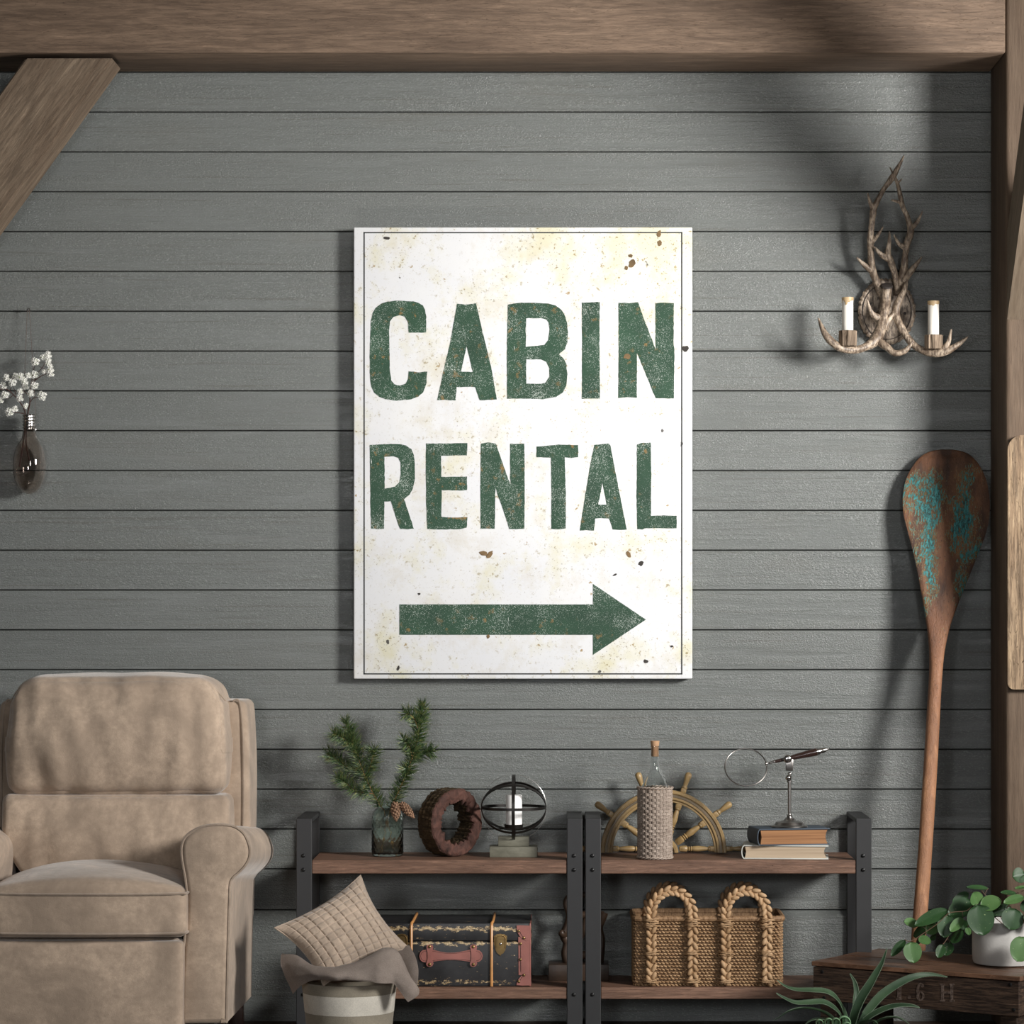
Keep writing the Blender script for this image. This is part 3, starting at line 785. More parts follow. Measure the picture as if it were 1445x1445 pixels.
# ================================================================== ANTLER SCONCE
def A(x, y, d): return Z(x, y, 4.662, 1140, 210, d)
sc = thing('wall_sconce', 'antler wall sconce with two candle lamps at the right', 'sconce', A(515, 1280, .02))
b = B()
cc = A(515, 1075, .004); u_ = S(.02) / 4.662
def plate(b, R, rough, d0, d1, dome):
    rings = []; n = 120
    for k, (t, dd) in enumerate(((1, d0), (1, d1), (.93, d1 + .004), (.8, d1 + dome * .5), (.5, d1 + dome * .8), (.2, d1 + dome), (.02, d1 + dome))):
        ring = []
        for j in range(n):
            a = 2 * PI * j / n
            w = 1 + (rough * (noise.noise(Vector((j * 1.7, k * .3, 0))) + .5 * math.sin(j * 2.1)) if t > .9 else .03 * noise.noise(Vector((math.cos(a) * 3, math.sin(a) * 3, t * 4))))
            ring.append(b.verts.new(Vector((cc.x + R[0] * t * w * math.cos(a) * u_, -dd, cc.z + R[1] * t * w * math.sin(a) * u_))))
        rings.append(ring)
    for X, Y in zip(rings, rings[1:]):
        for j in range(n): b.faces.new((X[j], X[(j + 1) % n], Y[(j + 1) % n], Y[j]))
    b.faces.new(rings[-1]); b.faces.new(rings[0][::-1])
plate(b, (188, 218), .035, .003, .022, .008)
pl = obj('mount_plate', b, M['antler'], sc, angle=30)
b = B()
tube(b, [Vector((cc.x + 160 * u_ * math.cos(a), -.0285, cc.z + 184 * u_ * math.sin(a))) for a in [2 * PI * i / 60 for i in range(60)]], .0011, 5, closed=True)
obj('groove', b, M['horncut'], pl)
b = B(); lathe(b, A(637, 1083, .026), [(.004, 0), (.004, .004), (.002, .006)], 14, axis=(0, -1, 0)); obj('screw', b, M['horncut'], pl); b = B(); lathe(b, A(412, 1020, .026), [(.003, 0), (.003, .003), (.001, .004)], 12, axis=(0, -1, 0))
obj('screw', b, M['horncut'], pl)
def antl(pts, branches, cut=None):
    """pts: (x, y, d, r)"""
    b = B()
    def one(q):
        tube(b, [A(x, y, d) for x, y, d, r in q], [r * u_ for x, y, d, r in q], 12, k=5, knob=.12)
    one(pts)
    for q in branches: one(q)
    return obj('antler', b, M['antler'], sc, angle=60)
antl([(490, 985, .035, 20), (455, 880, .05, 25), (425, 800, .065, 25), (414, 700, .078, 22), (410, 600, .09, 22), (420, 500, .1, 20), (432, 400, .108, 22), (455, 350, .112, 17), (500, 265, .115, 15), (555, 190, .115, 20), (600, 110, .11, 13), (633, 45, .105, 4)],
     [[(432, 400, .108, 18), (408, 350, .115, 12), (394, 290, .125, 4)], [(418, 620, .09, 17), (462, 565, .10, 11), (495, 512, .11, 4)], [(425, 805, .065, 22), (372, 765, .075, 16), (321, 715, .085, 5)]])
antl([(592, 950, .035, 20), (572, 830, .055, 21), (545, 740, .07, 23), (525, 690, .08, 22), (535, 620, .09, 13), (537, 545, .1, 5)],
     [[(530, 725, .075, 22), (482, 695, .09, 16), (435, 643, .10, 6)]])
antl([(580, 960, .03, 20), (610, 880, .045, 26), (632, 790, .06, 26), (640, 700, .07, 20), (650, 630, .08, 22), (676, 540, .09, 24), (655, 450, .1, 17), (620, 370, .105, 17), (600, 270, .1, 14), (585, 215, .095, 12), (540, 122, .09, 4)],
     [[(630, 870, .055, 22), (690, 790, .07, 20), (750, 712, .08, 5)], [(648, 655, .08, 20), (598, 622, .09, 13), (567, 565, .1, 5)], [(680, 525, .09, 18), (722, 478, .1, 12), (754, 410, .11, 4)], [(617, 360, .105, 12), (585, 345, .115, 10), (548, 338, .12, 5)], [(588, 228, .097, 9), (620, 198, .09, 3)]])
antl([(515, 925, .055, 38), (512, 1000, .06, 36), (500, 1080, .075, 34), (482, 1170, .09, 36), (450, 1250, .105, 40), (390, 1298, .12, 28), (290, 1325, .14, 24), (195, 1300, .15, 26), (115, 1220, .15, 22), (68, 1112, .145, 5)],
     [[(470, 1120, .08, 30), (420, 1080, .09, 16), (390, 992, .1, 5)], [(460, 1262, .105, 30), (520, 1305, .12, 24), (575, 1345, .13, 20), (645, 1325, .135, 18), (694, 1262, .135, 5)]])
antl([(655, 858, .06, 9), (632, 935, .065, 19), (592, 1015, .075, 25), (580, 1090, .08, 26), (612, 1170, .09, 24), (660, 1250, .1, 24), (725, 1310, .115, 24), (810, 1345, .13, 25), (900, 1335, .14, 26), (985, 1290, .145, 18), (1054, 1236, .145, 5)],
     [[(888, 1325, .14, 20), (925, 1270, .145, 16), (944, 1187, .145, 5)], [(575, 1075, .08, 20), (535, 1120, .085, 17), (500, 1190, .09, 22)]])
b = B(); lathe(b, A(522, 906, .062), [(38 * u_, 0), (36 * u_, .004), (20 * u_, .0055)], 20, axis=(.05, -.5, .85)); obj('cut_end', b, M['horncut'], sc)
for cx, y0, y1, yt, d in ((262, 1300, 1200, 985, .145), (826, 1320, 1228, 1008, .135)):
    base = A(cx, y0, d); hh = (y0 - y1) * u_
    b = B(); lathe(b, base, [(50 * u_, 0), (57 * u_, .002), (58 * u_, hh * .5), (58 * u_, hh), (50 * u_, hh + .001), (50 * u_, hh - .003)], 48, fn=lambda a, h: 1 + .06 * math.sin(a * 14 + math.sin(a * 5) * 2) + .03 * noise.noise(Vector((math.cos(a) * 4, math.sin(a) * 4, h * 90))))
    h_ = obj('candle_cup', b, M['barkholder'], sc, angle=25)
    b = B(); r_ = 36 * u_
    top = (y0 - yt) * u_
    lathe(b, base, [(r_, hh - .004), (r_, top - .004), (r_ * .9, top), (r_ * .5, top + .0005), (r_ * .1, top - .002)], 28)
    c2 = obj('candle', b, M['wax'], h_, angle=60)
    b = B(); n = 28
    prof_ = [(r_ * 1.01, top - .001), (r_ * 1.05, top - .004)]
    rings = []
    for t in (0, .5, .9, 1):
        ring = []
        for j in range(n):
            a = 2 * PI * j / n; dl = .009 + .022 * max(0, noise.noise(Vector((math.cos(a) * 1.7, math.sin(a) * 1.7, cx)))) + .0012 * math.sin(a * 5)
            rr_ = r_ * (1.07 if t < .95 else 1.0)
            ring.append(b.verts.new(base + Vector((math.cos(a) * rr_, math.sin(a) * rr_, top + .001 - dl * t))))
        rings.append(ring)
    for X, Y in zip(rings, rings[1:]):
        for j in range(n): b.faces.new((X[j], X[(j + 1) % n], Y[(j + 1) % n], Y[j]))
    b.faces.new(rings[0])
    obj('wax_drip', b, M['drip'], c2, angle=60)
# ================================================================== PADDLE (leans on the wall, foot on the crate)
def paddle_obj():
    t0 = P(1337, 634, .03); f0 = P(1296, 1343, .30)
    ax = (t0 - f0)
    # silhouette rows: (py, xleft, xright)
    rows = [(634.5, 1326, 1345), (637, 1313, 1358), (643, 1301, 1370), (655, 1290, 1381), (675, 1279, 1391), (700, 1274, 1396), (725, 1275, 1396.5), (750, 1281, 1392), (785, 1290, 1379), (820, 1297, 1365), (850, 1302, 1353), (880, 1307, 1342), (900, 1309.5, 1337), (920, 1311, 1333), (950, 1311, 1330), (1000, 1308, 1327), (1060, 1304.5, 1324), (1130, 1300, 1320), (1200, 1295.5, 1315.5), (1270, 1290, 1310.5), (1320, 1286, 1307), (1341, 1285, 1306)]
    b = B(); rings = []
    N = 16
    rr = cr([(y, l, r) for y, l, r in rows], 3)
    for y, l, r in rr:
        t = (y - 634) / (1343 - 634); d = .03 + .27 * t
        c = P((l + r) / 2, y, d); hw = (r - l) / 2 * S(d)
        th = .007 if y < 820 else .007 + min(1, (y - 820) / 110) * .011
        th = min(th, hw)
        if y < 645: th *= .6
        ring = []
        for j in range(N):
            a = 2 * PI * j / N
            e = 1 if y > 930 else .75
            cx_ = math.copysign(abs(math.cos(a)) ** e, math.cos(a)); sy_ = math.copysign(abs(math.sin(a)) ** e, math.sin(a))
            ring.append(b.verts.new(c + Vector((cx_ * hw, sy_ * th, 0))))
        rings.append(ring)
    for X, Y in zip(rings, rings[1:]):
        for j in range(N): b.faces.new((X[j], X[(j + 1) % N], Y[(j + 1) % N], Y[j]))
    b.faces.new(rings[0][::-1]); b.faces.new(rings[-1])
    return tag(obj('boat_paddle', b, M['paddle'], angle=70), 'worn wooden boat paddle with flaking turquoise paint leaning on the wall', 'paddle')
paddle_obj()
# ================================================================== HUNG BOARD ON THE POST
b = B(); pd = .315
aa = P(1422, 973, pd); bb_ = P(1490, 614, pd)
w_, h_ = bb_.x - aa.x, bb_.z - aa.z
def rrect(x0, z0_, x1, z1, r, y, n=6, r2=None):
    l = []
    for cx, cz, a0, q in ((x1 - r, z1 - r, 0, r), (x0 + r, z1 - r, 90, r), (x0 + (r2 or r), z0_ + (r2 or r), 180, r2 or r), (x1 - (r2 or r), z0_ + (r2 or r), 270, r2 or r)):
        for i in range(n + 1):
            a = math.radians(a0 + 90 * i / n); l.append(Vector((cx + q * math.cos(a), y, cz + q * math.sin(a))))
    return l
t = B(); prism(t, [rrect(aa.x, aa.z, bb_.x, bb_.z, .04, -pd, r2=.018)], .024)
bmesh.ops.bevel(t, geom=[e for e in t.edges if abs(e.verts[0].co.y - e.verts[1].co.y) < 1e-6 and len(e.link_faces) == 2 and e.calc_face_angle(0) > 1], offset=.006, segments=2, affect='EDGES')
merge(b, t)
hb = obj('wooden_board', b, M['board'])
tag(hb, 'tall pale driftwood board with rounded corners hung on the right post', 'board')
# ================================================================== SHELF UNITS
FD = .29
zs_t = P(0, 1214, FD).z; zs_b = P(0, 1233, FD).z; zl_t = P(0, 1393.5, FD).z; zl_b = P(0, 1410, FD).z
ztop = P(0, 1155, FD).z
def shelf_unit(x0, x1, label):
    """x0, x1: left and right outer edges in the photograph"""
    X0, X1 = P(x0, 0, FD).x, P(x1, 0, FD).x; w = 22 * S(FD)
    u = thing('shelf_unit', label, 'shelf', ((X0 + X1) / 2, -FD / 2, 0), 'shelving units of black metal and walnut')
    for xl in (X0, X1 - w):
        b = B(); tk = .012
        boxab(b, (xl, -FD, 0), (xl + w, -FD + tk, ztop), .0018)
        boxab(b, (xl, -.018 - tk, 0), (xl + w, -.018, ztop), .0018)
        boxab(b, (xl, -FD + .002, ztop - tk), (xl + w, -.02, ztop), .0018)
        boxab(b, (xl, -FD + .002, 0), (xl + w, -.02, tk), .0018)
        fr = obj('side_frame', b, M['metal'], u, smooth=False)
        for py in (1207.5, 1227.5, 1403.5):
            b = B(); lathe(b, Vector((xl + w * .45, -FD, P(0, py, FD).z)), [(.0055, 0), (.0055, .001), (.0045, .0032), (.002, .0045)], 14, axis=(0, -1, 0)); obj('bolt', b, M['bolt'], fr)
    for a, c, nm in ((zs_b, zs_t, 'upper_board'), (zl_b, zl_t, 'lower_board')):
        b = B(); boxab(b, (X0 + w, -FD + .003, a), (X1 - w, -.02, c), .0022); obj('shelf_board', b, M['shelf'], u, smooth=False)
    return u
shelf_unit(418, 822, 'low black metal and walnut shelf unit holding the trunk and jar')
shelf_unit(826, 1230, 'low black metal and walnut shelf unit holding the basket and books')
def on(zx, sc, ox, d, z): return Vector((P(ox + zx / sc, 0, d).x, -d, z))
def dpt(py, z):      # depth at which height z shows at row py
    return D0 - (1.18 - z) * D0 / ((py - 850) * .002)
# ------------------------------------------------------------------ jar with pine
JD = .15
jc = Vector((P(546.8, 0, JD).x, -JD, zs_t)); js = S(JD)
jar = thing('glass_jar', 'small green glass jar with diamond pattern holding pine branches', 'jar', jc)
prof = [(20.5, 0), (21.8, 2), (22, 10), (22, 54), (21, 60), (18, 65), (15, 68), (15, 72), (17, 74.5), (17, 76), (15.5, 76.5)]
pr = cr(prof, 4)
def dia(a, h):
    t = h / js
    if t < 4 or t > 62: return 1
    return 1 + .03 * (abs(math.sin(a * 9 + t * .32)) * abs(math.sin(a * 9 - t * .32))) ** .7
b = B()
rings_o = []
hs_ = [i * 60 / 70 for i in range(71)]
po = [(20.5, 0), (21.8, 1.2)] + [(22, 2 + i * .85) for i in range(65)] + [(21, 60), (18, 65), (15, 68), (15, 72), (17, 74.5), (17, 76), (15.5, 76.5)]
pi_ = [(13.5, 76), (13.5, 68), (17, 63), (19.7, 58), (20.3, 52), (20.3, 6), (18, 4), (.5, 4)]
lathe(b, jc, [(r * js, h * js) for r, h in po], 108, cap=False, fn=dia)
lathe(b, jc, [(r * js, h * js) for r, h in pi_], 108, cap=False)
bmesh.ops.remove_doubles(b, verts=b.verts, dist=1e-6)
lathe(b, jc, [(.0005, 0), (20.5 * js, 0)], 108, cap=False); lathe(b, jc, [(15.5 * js, 76.5 * js), (13.5 * js, 76 * js)], 108, cap=False)
bmesh.ops.remove_doubles(b, verts=b.verts, dist=1e-5)
obj('jar_body', b, M['greenglass'], jar, angle=60)
def Zp(x, y, d=JD): return Z(x, y, 5.56, 440, 970, d)
def pine(name_label, stems, density=1.):
    base = Zp(*stems[0][0][0][:2])
    r = thing('pine_branch', name_label, 'branch', base, 'pine branches in the green jar')
    tb = B(); nb = B()
    for k, (pts, r0, start) in enumerate(stems):
        c = cr([tuple(p) for p in pts], 8); n = len(c)
        W = [Zp(x, y, d) for x, y, d in c]
        tube(tb, W, [r0 * (1 - .6 * i / n) for i in range(n)], 7)
        # needles, denser at the tip
        L = 0
        for i in range(1, n):
            if i / n < start: continue
            a, e = W[i - 1], W[i]; seg = (e - a).length; t_ = (e - a).normalized()
            fr_ = i / n
            cnt = max(1, int(seg / .00042 * density * (1.1 if fr_ < .7 else 1.7)))
            u = t_.orthogonal().normalized(); v = t_.cross(u)
            for q in range(cnt):
                p = a.lerp(e, random.random()); an = random.random() * 2 * PI
                tip = fr_ > .93
                fwd = random.uniform(.25, .75) if not tip else random.uniform(.5, 2.5)
                dr = (u * math.cos(an) + v * math.sin(an) + t_ * fwd).normalized()
                ln = random.uniform(.028, .042) * (1 if fr_ < .93 else .9)
                s2 = dr.orthogonal().normalized() * .00075; s3 = dr.cross(s2)
                bend = dr * ln + Vector((0, 0, random.uniform(-.001, .003)))
                m_ = p + dr * ln * .5 + Vector((0, 0, -.0008))
                v0, v1, v2 = nb.verts.new(p + s2), nb.verts.new(p - s2 * .5 + s3), nb.verts.new(p - s2 * .5 - s3)
                w0, w1, w2 = nb.verts.new(m_ + s2), nb.verts.new(m_ - s2 * .5 + s3), nb.verts.new(m_ - s2 * .5 - s3)
                e_ = nb.verts.new(p + bend)
                for A_, B_ in ((0, 1), (1, 2), (2, 0)):
                    vv = (v0, v1, v2); ww = (w0, w1, w2)
                    nb.faces.new((vv[A_], vv[B_], ww[B_], ww[A_])); nb.faces.new((ww[A_], ww[B_], e_))
    obj('twig', tb, M['pinetwig'], r)
    obj('needles', nb, M['needle'], r, smooth=False, kind='stuff')
    return r
d = JD
pine('left pine branch leaning out of the green glass jar', [
 ([(645, 1310, d), (610, 1120, d), (560, 960, d), (525, 905, d), (480, 830, d + .01), (410, 680, d + .02), (340, 480, d + .02), (290, 350, d + .01), (268, 270, d)], .0018, .30),
 ([(480, 835, d + .01), (340, 808, d + .02), (265, 750, d + .03), (205, 700, d + .03)], .0014, .1),
 ([(410, 680, d + .02), (300, 640, d), (195, 560, d - .01), (125, 520, d - .02)], .0014, .1),
 ([(325, 450, d + .02), (240, 395, d + .04), (170, 360, d + .05)], .0012, .05),
 ([(440, 670, d + .01), (472, 575, d + .02), (490, 490, d + .03)], .0012, .1)])
rb = pine('right pine branch with two small cones in the green glass jar', [
 ([(545, 1310, d), (580, 1100, d), (615, 970, d), (645, 895, d), (720, 725, d + .01), (785, 560, d + .02), (830, 400, d + .02), (858, 260, d + .01), (862, 140, d)], .0018, .28),
 ([(785, 560, d + .02), (772, 480, d + .03), (722, 410, d + .05)], .0013, .1),
 ([(785, 560, d + .02), (860, 520, d), (945, 495, d)], .0013, .1),
 ([(732, 700, d + .01), (738, 640, d + .03)], .0012, .1),
 ([(832, 320, d + .02), (795, 235, d + .03), (735, 200, d + .04)], .0013, .1)])
for (x0, y0), (x1, y1), w in (((655, 905), (662, 1045), 37), ((700, 908), (800, 1022), 33)):
    a = Zp(x0, y0, d + .04); e = Zp(x1, y1, d + .055); ax = e - a; L = ax.length; ww = w * js / 5.56
    b = B()
    axn = ax.normalized(); u = axn.orthogonal().normalized(); v = axn.cross(u)
    lathe(b, a, [(ww * .4, 0), (ww * .8, L * .3), (ww * .7, L * .6), (ww * .1, L * .97)], 10, axis=ax)
    for i in range(56):
        t = (i + .5) / 56; an = i * 2.39996
        rr_ = ww * (math.sin(PI * min(1, (t * .9 + .12))) ** .7) * .9
        p = a + ax * t + (u * math.cos(an) + v * math.sin(an)) * rr_
        zax = (u * math.cos(an) + v * math.sin(an)).normalized(); yax = axn; xax = yax.cross(zax)
        R_ = Matrix((xax, yax, zax)).transposed()
        tilt = Matrix.Rotation(-.5, 3, xax)
        ell(b, p, (ww * .28, ww * .34, ww * .2), tilt @ R_, 6, 4)
    c_ = obj('pine_cone', b, M['cone'], rb, angle=60)
    b = B(); tube(b, [Zp(648, 893, d), a], .001, 6)
    obj('cone_stem', b, M['pinetwig'], c_)
# ------------------------------------------------------------------ hollow wood ring
rc = thing('wood_ring', 'hollow bark covered log slice standing upright on the shelf', 'log slice', Vector((P(636, 0, .15).x, -.15, zs_t)))
q_ = S(.15) / 7.225
R0 = 345 * q_; th_ = math.radians(44); T_ = 205 * q_
axd = Vector((math.sin(th_), -math.cos(th_), 0)); uu = Vector((math.cos(th_), math.sin(th_), 0)); vv = Vector((0, 0, 1))
cen = Vector((P(580 + 395 / 7.225, 0, .15).x, -.15, zs_t + R0 * 1.0))
def ring_pt(a, r, h):
    return cen + (uu * math.cos(a) + vv * math.sin(a)) * r + axd * h
def ring_mesh(prof, n=150, rough=.0, fr=60, seed=0):
    b = B(); rg = []
    for r, h, k in prof:
        ring = []
        for j in range(n):
            a = 2 * PI * j / n
            base = Vector((math.cos(a) * 3, math.sin(a) * 3, seed))
            hole = r < .8
            lump = noise.noise(base) * (.16 if hole else .05) + noise.noise(base * 3) * (.10 if hole else .03)
            fine_ = noise.noise(Vector((math.cos(a) * 22, math.sin(a) * 22, h * 30 + seed))) * k
            rad = R0 * (r + (lump if r > .1 else 0) + fine_)
            if not hole: rad = min(rad, R0 * (1.0 if math.sin(a) < -.96 else 1.03))
            p = ring_pt(a, rad, h + T_ * .04 * noise.noise(Vector((math.cos(a) * 5 * r, math.sin(a) * 5 * r, h * 20))))
            if p.z < zs_t: p.z = zs_t + .0003
            ring.append(b.verts.new(p))
        rg.append(ring)
    for X, Y in zip(rg, rg[1:]):
        for j in range(n): b.faces.new((X[j], X[(j + 1) % n], Y[(j + 1) % n], Y[j]))
    return b
h2 = T_ / 2
b = ring_mesh([(.6, -h2, .02), (.97, -h2, .02)] + [(1 + .012 * math.sin(i * 1.9), -h2 + T_ * i / 12, .035) for i in range(13)])
obj('bark', b, M['bark'], rc, angle=30)
b = ring_mesh([(1.0, h2, .02), (.96, h2 + .004, .015), (.88, h2 + .006, .01), (.78, h2 + .006, .02), (.70, h2 + .004, .03), (.62, h2 + .002, .03), (.60, h2 - .003, .03)])
obj('cut_face', b, M['redwood'], rc, angle=30)
b = ring_mesh([(.60 + .015 * math.sin(i * 2.3), h2 - .003 - (T_ - .003) * i / 9, .04) for i in range(10)])
obj('inner_wall', b, M['bark'], rc, angle=30)
# ------------------------------------------------------------------ orb candle lantern
def L_(x, y, d): return Z(x, y, 7.225, 580, 1080, d)
ld = .16; q_ = S(ld) / 7.225
lx = P(580 + 1047 / 7.225, 0, ld).x
ln = thing('candle_lantern', 'black iron orb candle holder on a stepped grey wooden base', 'candle holder', Vector((lx, -ld, zs_t)))
b = B(); h1 = 108 * q_; boxab(b, (lx - 243 * q_, -ld - .04, zs_t), (lx + 243 * q_, -ld + .04, zs_t + h1), .002); obj('base', b, M['stonewood'], ln)
b = B(); h3 = 96 * q_; boxab(b, (lx - 158 * q_, -ld - .024, zs_t + h1), (lx + 158 * q_, -ld + .024, zs_t + h1 + h3), .002); obj('base_step', b, M['stonewood'], ln)
oc = L_(1047, 430, ld); R = 325 * q_; zb_ = zs_t + h1 + h3
b = B(); boxab(b, (lx - 10 * q_, -ld - .003, zb_), (lx + 10 * q_, -ld + .003, oc.z - R + .004), .0008); obj('post', b, M['iron'], ln)
def band(nrm_rot, w=.0075, name='ring'):
    b = B(); n = 72; pts = []
    for i in range(n):
        a = 2 * PI * i / n; pts.append(oc + nrm_rot @ Vector((math.cos(a) * R, 0, math.sin(a) * R)))
    axis = nrm_rot @ Vector((0, 1, 0))
    rgs = []
    for i, p in enumerate(pts):
        rad = (p - oc).normalized()
        rgs.append([b.verts.new(p + axis * s * w / 2 + rad * t) for s, t in ((-1, 0), (1, 0), (1, .0022), (-1, .0022))])
    for i in range(n):
        X, Y = rgs[i], rgs[(i + 1) % n]
        for j in range(4): b.faces.new((X[j], X[(j + 1) % 4], Y[(j + 1) % 4], Y[j]))
    obj(name, b, M['iron'], ln)
band(Matrix.Rotation(PI / 2, 3, 'Z'), .009)
band(Matrix.Rotation(PI / 2 , 3, 'X'))
band(Matrix.Rotation(math.radians(43), 3, 'X'))
band(Matrix.Rotation(math.radians(-43), 3, 'X'))
b = B(); tube(b, [oc + Vector((math.cos(2 * PI * i / 80) * R * 1.03, 0, math.sin(2 * PI * i / 80) * R * 1.03)) for i in range(80)], .0004, 5, closed=True)
obj('wire', b, M['steel'], ln)
zd = L_(0, 640, ld).z; zd2 = L_(0, 607, ld).z
b = B(); lathe(b, (lx, -ld, 0), [(.003, zd - .004), (.025, zd), (.0265, zd2 + .002), (.0245, zd2 + .002), (.0235, zd + .002), (.001, zd + .002)], 32); obj('dish', b, M['iron'], ln)
b = B(); boxab(b, (lx - .003, -ld - .002, oc.z - R), (lx + .003, -ld + .002, zd), .0006); obj('dish_support', b, M['iron'], ln)
b = B(); r_ = 82 * q_; zt2 = L_(0, 300, ld).z
lathe(b, (lx + .0008, -ld, 0), [(r_, zd + .0022), (r_, zt2 - .002), (r_ - .002, zt2), (r_ * .3, zt2 - .001)], 36)
cd = obj('pillar_candle', b, M['candle'], angle=50); tag(cd, 'white pillar candle inside the black iron orb holder', 'candle')
b = B(); tube(b, [Vector((lx, -ld, zt2 - .002)), Vector((lx + .001, -ld, zt2 + .003))], .0006, 5); obj('wick', b, M['ink'], cd)
# ------------------------------------------------------------------ ship wheel (half wheel)
wd = .075
def Wz(x, y, d=wd): return Z(x, y, 6.568, 830, 1030, d)
q_ = S(wd) / 6.568; wc = Vector((P(830 + 697 / 6.568, 0, wd).x, -wd, zs_t + .004))
wh = thing('ship_wheel', 'half ship wheel of golden varnished wood behind the wicker bottle', 'ship wheel', Vector((wc.x, -wd, zs_t)))
def arc_band(r0, r1, d0, d1, mat, name, parent=wh, n=60, bev=True, a0=0, a1=PI):
    b = B(); rg = []
    e = min(.0025, (r1 - r0) * .2)
    sec = [(r0 + e, d0), (r1 - e, d0), (r1, d0 - e), (r1, d1), (r0, d1), (r0, d0 - e)]
    for i in range(n + 1):
        a = a0 + (a1 - a0) * i / n
        rg.append([b.verts.new(Vector((wc.x + math.cos(a) * r, -dd, wc.z + math.sin(a) * r))) for r, dd in sec])
    for X, Y in zip(rg, rg[1:]):
        for j in range(len(sec)): b.faces.new((X[j], X[(j + 1) % len(sec)], Y[(j + 1) % len(sec)], Y[j]))
    b.faces.new(rg[0][::-1]); b.faces.new(rg[-1])
    return obj(name, b, mat, parent, angle=40)
rim = arc_band(492 * q_, 582 * q_, wd + .014, wd - .014, M['oak'], 'rim')
arc_band(470 * q_, 494 * q_, wd + .010, wd - .010, M['oak'], 'inner_moulding', rim)
arc_band(548 * q_, 583 * q_, wd + .0175, wd + .012, M['oak'], 'outer_moulding', rim)
arc_band(518 * q_, 545 * q_, wd + .0152, wd + .012, M['oak_d'], 'inlay', rim)
for i in range(8):
    a = math.radians(18 + 24 * i - (6 if i % 2 else 0)); b = B(); ell(b, (wc.x + math.cos(a) * 531 * q_, -wd - .0158, wc.z + math.sin(a) * 531 * q_), (.0012, .001, .0012)); obj('pin', b, M['brass'], rim)
arc_band(.002, 138 * q_, wd + .012, wd - .012, M['oak'], 'hub', n=30)
arc_band(95 * q_, 128 * q_, wd + .017, wd + .010, M['oak'], 'hub_ring', n=30)
for k in range(6):
    a = math.radians(36 * k); dr = Vector((math.cos(a), 0, math.sin(a)))
    if k in (0, 5): dr = Vector((math.cos(a), 0, 0)); offz = .010
    else: offz = 0
    o_ = wc + Vector((0, 0, offz)); b = B()
    sq = Matrix.Rotation(-a, 3, 'Y')
    pr = [(150, 26), (160, 40), (215, 40), (225, 24), (235, 36), (245, 24), (255, 38), (265, 26), (275, 34), (320, 38), (380, 30), (410, 22), (420, 36), (430, 36), (440, 24), (470, 26)]
    sc_ = .72 if k in (0, 5) else .85
    lathe(b, o_, [(r * q_ * sc_, h * q_) for h, r in pr], 16, axis=dr)
    box(b, o_ + dr * 180 * q_, (70 * q_, .016, 62 * q_ * sc_), .002, rot=sq)
    box(b, o_ + dr * 458 * q_, (58 * q_, .018, 68 * q_ * sc_), .002, rot=sq)
    sp = obj('spoke', b, M['oak'], wh, angle=50)
    b = B(); box(b, o_ + dr * 600 * q_, (46 * q_, .018, 62 * q_ * sc_), .002, rot=sq)
    pr = [(620, 20), (628, 33), (636, 33), (644, 22), (655, 24), (690, 30), (730, 37), (757, 37), (772, 27), (779, 8)]
    lathe(b, o_, [(r * q_ * sc_, h * q_) for h, r in pr], 18, axis=dr)
    obj('handle', b, M['oak'], sp, angle=60)
# ------------------------------------------------------------------ wicker bottle
bd = .235; q_ = S(bd) / 6.568
bc = Vector((P(924.2, 0, bd).x, -bd, zs_t))
bt = thing('wicker_bottle', 'clear corked glass bottle in a woven wicker sleeve before the wheel', 'bottle', bc)
H = 655 * q_; Rw = 156 * q_
def hy(y): return P(0, 1030 + y / 6.568, bd).z - zs_t
pr = [(.001, .003), (130, None)]
prof = [(8, .004), (128 * q_ / q_, .004)]
out_ = [(.002, .004), (132 * q_, .004), (138 * q_, .012), (138 * q_, hy(600)), (132 * q_, hy(550)), (112 * q_, hy(500)), (82 * q_, hy(440)), (55 * q_, hy(395)), (42 * q_, hy(350)), (37 * q_, hy(300)), (35 * q_, hy(200)), (37 * q_, hy(160)), (40 * q_, hy(155)), (40 * q_, hy(148))]
o2 = out_[:3] + cr(out_[3:], 5)
inn = [(max(.001, r - 6 * q_), h + (.003 if i < 2 else 0)) for i, (r, h) in enumerate(o2)]
b = B(); lathe(b, bc, o2 + inn[::-1], 40, cap=False); obj('glass_body', b, M['glass'], bt, angle=70)
b = B(); lathe(b, bc, [(33.5 * q_, hy(245)), (33.8 * q_, hy(150)), (37 * q_, hy(148)), (42 * q_, hy(104)), (40 * q_, hy(101))], 24); obj('cork', b, M['cork'], bt)
b = B(); nst = 14; rows_ = 24
for i in range(rows_):
    z_ = .010 + (H - .018) * i / (rows_ - 1)
    for dz, am in ((-.0019, 1), (.0019, 1)):
        pts = []
        for j in range(nst * 6):
            a = 2 * PI * j / (nst * 6)
            pts.append(Vector((bc.x + math.cos(a) * (Rw + .0027 * math.sin(a * nst / 1 + PI * i) - .001), bc.y + math.sin(a) * (Rw + .0027 * math.sin(a * nst + PI * i) - .001), zs_t + z_ + dz)))
        tube(b, pts, .00185, 6, closed=True)
wv = obj('wicker_sleeve', b, M['wicker'], bt, angle=80)
b = B()
for k in range(nst * 2):
    a = PI * (k + .5) / nst
    tube(b, [bc + Vector((math.cos(a) * (Rw - .0012), math.sin(a) * (Rw - .0012), h)) for h in (.003, H)], .0016, 6)
obj('stakes', b, M['wicker'], wv)
b = B(); lathe(b, bc, [(Rw - .0042, .002), (Rw - .0036, H)], 40, cap=False); obj('lining', b, M['rimdark'], wv)
b = B()
